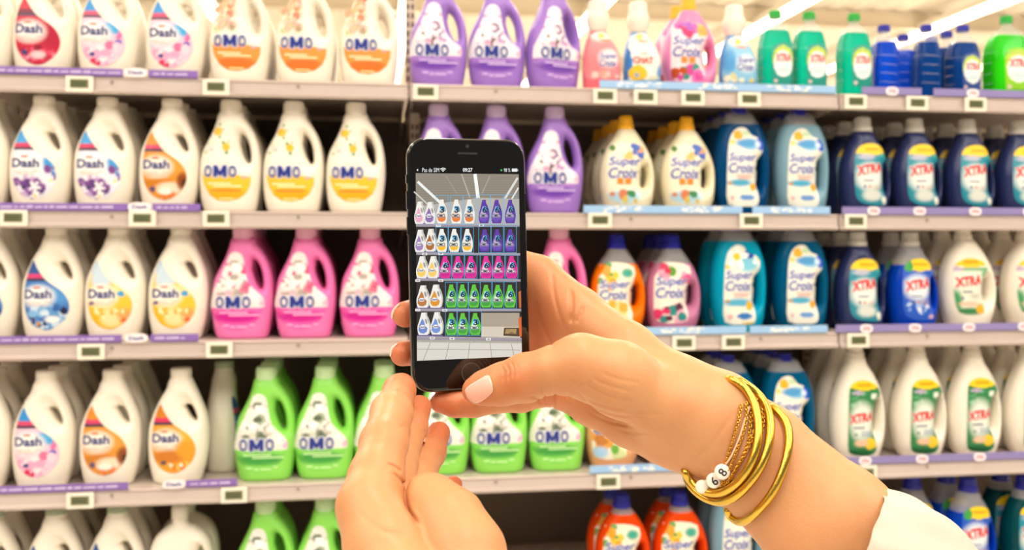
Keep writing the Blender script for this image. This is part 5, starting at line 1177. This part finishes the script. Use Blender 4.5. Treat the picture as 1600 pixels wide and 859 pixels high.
for fp, dd_, lb in BANG:
    cf = catmull(fp, 6, closed=False); A_, B_ = np.array(fp[0], float), np.array(fp[-1], float)
    loop = [[*P(u, v_, 0), .4965 + dd_ - .0240 * math.sin(math.pi * i / (len(cf) - 1)), u, v_] for i, (u, v_) in enumerate(cf)]
    loop += [[0, 0, 0, .4965 + dd_ + .0240 * math.sin(math.pi * t), *(B_ + (A_ - B_) * t)] for t in np.linspace(0, 1, 26)[1:-1]]
    nf = len(cf); uvd = np.array([[q[4], q[5], q[3]] for q in loop])
    for i in range(len(uvd)):
        if i < nf: d = march(sd_right, uvd[i, 0], uvd[i, 1], .42, .56); uvd[i, 2] = min(uvd[i, 2], d - .0036) if d else uvd[i, 2]
        else: d = march(sd_right, uvd[i, 0], uvd[i, 1], .60, .44); uvd[i, 2] = max(uvd[i, 2], d + .0034) if d else uvd[i, 2]
    rp = np.array([P(*q) for q in uvd]); rp = resample(np.vstack([rp, rp[:1]]), 0.0022)[:-1]
    for _ in range(12): rp = .25 * np.roll(rp, 1, 0) + .5 * rp + .25 * np.roll(rp, -1, 0)
    pts, c = to_obj(rp); b = MB(); b.tube(pts, 0.00215, 14, True)
    tag(b.build('bangle', M_GOLD, smooth=True, loc=c), lb, 'bracelet', 'gold bangles on the wrist')
def skin_path(px_pts, clear, n=8):
    out = []; p = catmull(px_pts, n, closed=False); last = .48
    for x, y in p:
        d = march(sd_right, x, y, .40, .56); d = last if d is None else d; last = d; out.append(P(x, y, d - clear))
    out = np.array(out); k = np.array([.25, .5, .25]); z = out[:, 2].copy()
    for _ in range(3): z[1:-1] = z[:-2] * .25 + z[1:-1] * .5 + z[2:] * .25
    f_ = z / out[:, 2]; return out * f_[:, None]
strands = [[(1158, 632), (1154, 655), (1145, 688), (1132, 726), (1116, 755), (1100, 770)], [(1166, 628), (1166, 655), (1156, 690), (1140, 732), (1124, 762), (1108, 772)],
           [(1174, 640), (1172, 668), (1166, 700), (1150, 730), (1136, 756), (1120, 770)], [(1181, 622), (1184, 648), (1176, 682), (1160, 716), (1140, 748), (1128, 767)], [(1186, 618), (1192, 640), (1192, 662), (1186, 690)]]
ch = empty('chain_bracelet', tuple(c2w(P(1150, 700, .48)))); tag(ch, 'fine gold chains in several strands beside the number beads on the wrist', 'bracelet')
chc = np.array(ch.location)
for si, st in enumerate(strands):
    pts = c2w(resample(skin_path(st, .0012 + .0003 * (si % 2)), .00125)) - chc; b = MB()
    for i in range(len(pts) - 1):
        mid = Vector((pts[i] + pts[i + 1]) / 2); t = Vector(pts[i + 1] - pts[i]).normalized(); up = Vector((0.1, -1, 0.1)); sd_ = t.cross(up).normalized(); up = sd_.cross(t)
        ang = 0.75 if i % 2 else -0.75; s2 = sd_ * math.cos(ang) + up * math.sin(ang)
        b.tube([mid + t * 0.00105 * math.cos(a) + s2 * 0.00072 * math.sin(a) for a in np.linspace(0, 2 * math.pi, 8, endpoint=False)], 0.00033, 5, True)
    b.build('chain_strand', M_GOLDC, ch, smooth=True)
M_BEAD = mat('white_bead', 'f7ece2', 0.25, coat=0.4); M_CORD = mat('pale_elastic', 'efc9a8', 0.5); M_INK = mat('bead_ink', '26222a', 0.5)
bd = empty('bead_bracelet', tuple(c2w(P(1130, 720, .48)))); tag(bd, 'pale elastic bracelet with white number beads reading 8 and 6', 'bracelet'); bc = np.array(bd.location)
cord = skin_path([(1172, 634), (1166, 650), (1155, 685), (1143, 712), (1133, 726), (1120, 744), (1104, 758), (1086, 756), (1074, 742)], .0011)
b = MB(); b.tube([tuple(p) for p in (c2w(cord) - bc)], 0.00055, 8); b.build('elastic_cord', M_CORD, bd, smooth=True)
for px, py, rad, txt, tilt in ((1128.5, 737, .0039, '8', 58), (1115.5, 750.5, .0039, '6', 40), (1097, 760, .0034, '', 20), (1105, 757, .0026, '', 20)):
    d = march(sd_right, px, py, .40, .56) or .485; d -= .0022; cpos = c2w(P(px, py, d)) - bc
    nrm = Vector((-0.25, -1, 0.12)).normalized(); M = nrm.to_track_quat('Z', 'Y').to_matrix()
    b = MB(); b.lathe([(rad * .55, -.0019), (rad * .9, -.0015), (rad, -.0006), (rad, .0006), (rad * .9, .0015), (rad * .6, .0019)], 28)
    b.v = [tuple(M @ Vector(v) + Vector(cpos)) for v in b.v]; bo = b.build('bead', M_BEAD, bd, smooth=True)
    if txt:
        v2, f2 = text_tris(txt, 0.01, 0); c0 = (v2.min(0) + v2.max(0)) / 2; hh = (v2.max(0) - v2.min(0))[1]
        M2 = Matrix((RGT, UPV, -FWD)).transposed()
        # lettering lies on the face of the bead
        xa = (Vector(RGT) - nrm * Vector(RGT).dot(nrm)).normalized(); ya = nrm.cross(xa); an = math.radians(tilt)
        xr, yr = xa * math.cos(an) + ya * math.sin(an), -xa * math.sin(an) + ya * math.cos(an)
        vs = [tuple(Vector(cpos) + nrm * .00205 + xr * ((x - c0[0]) / hh * .0044) + yr * ((y - c0[1]) / hh * .0044)) for x, y in v2]
        o = link('number', mesh_from('number', vs, f2, M_INK), bo)
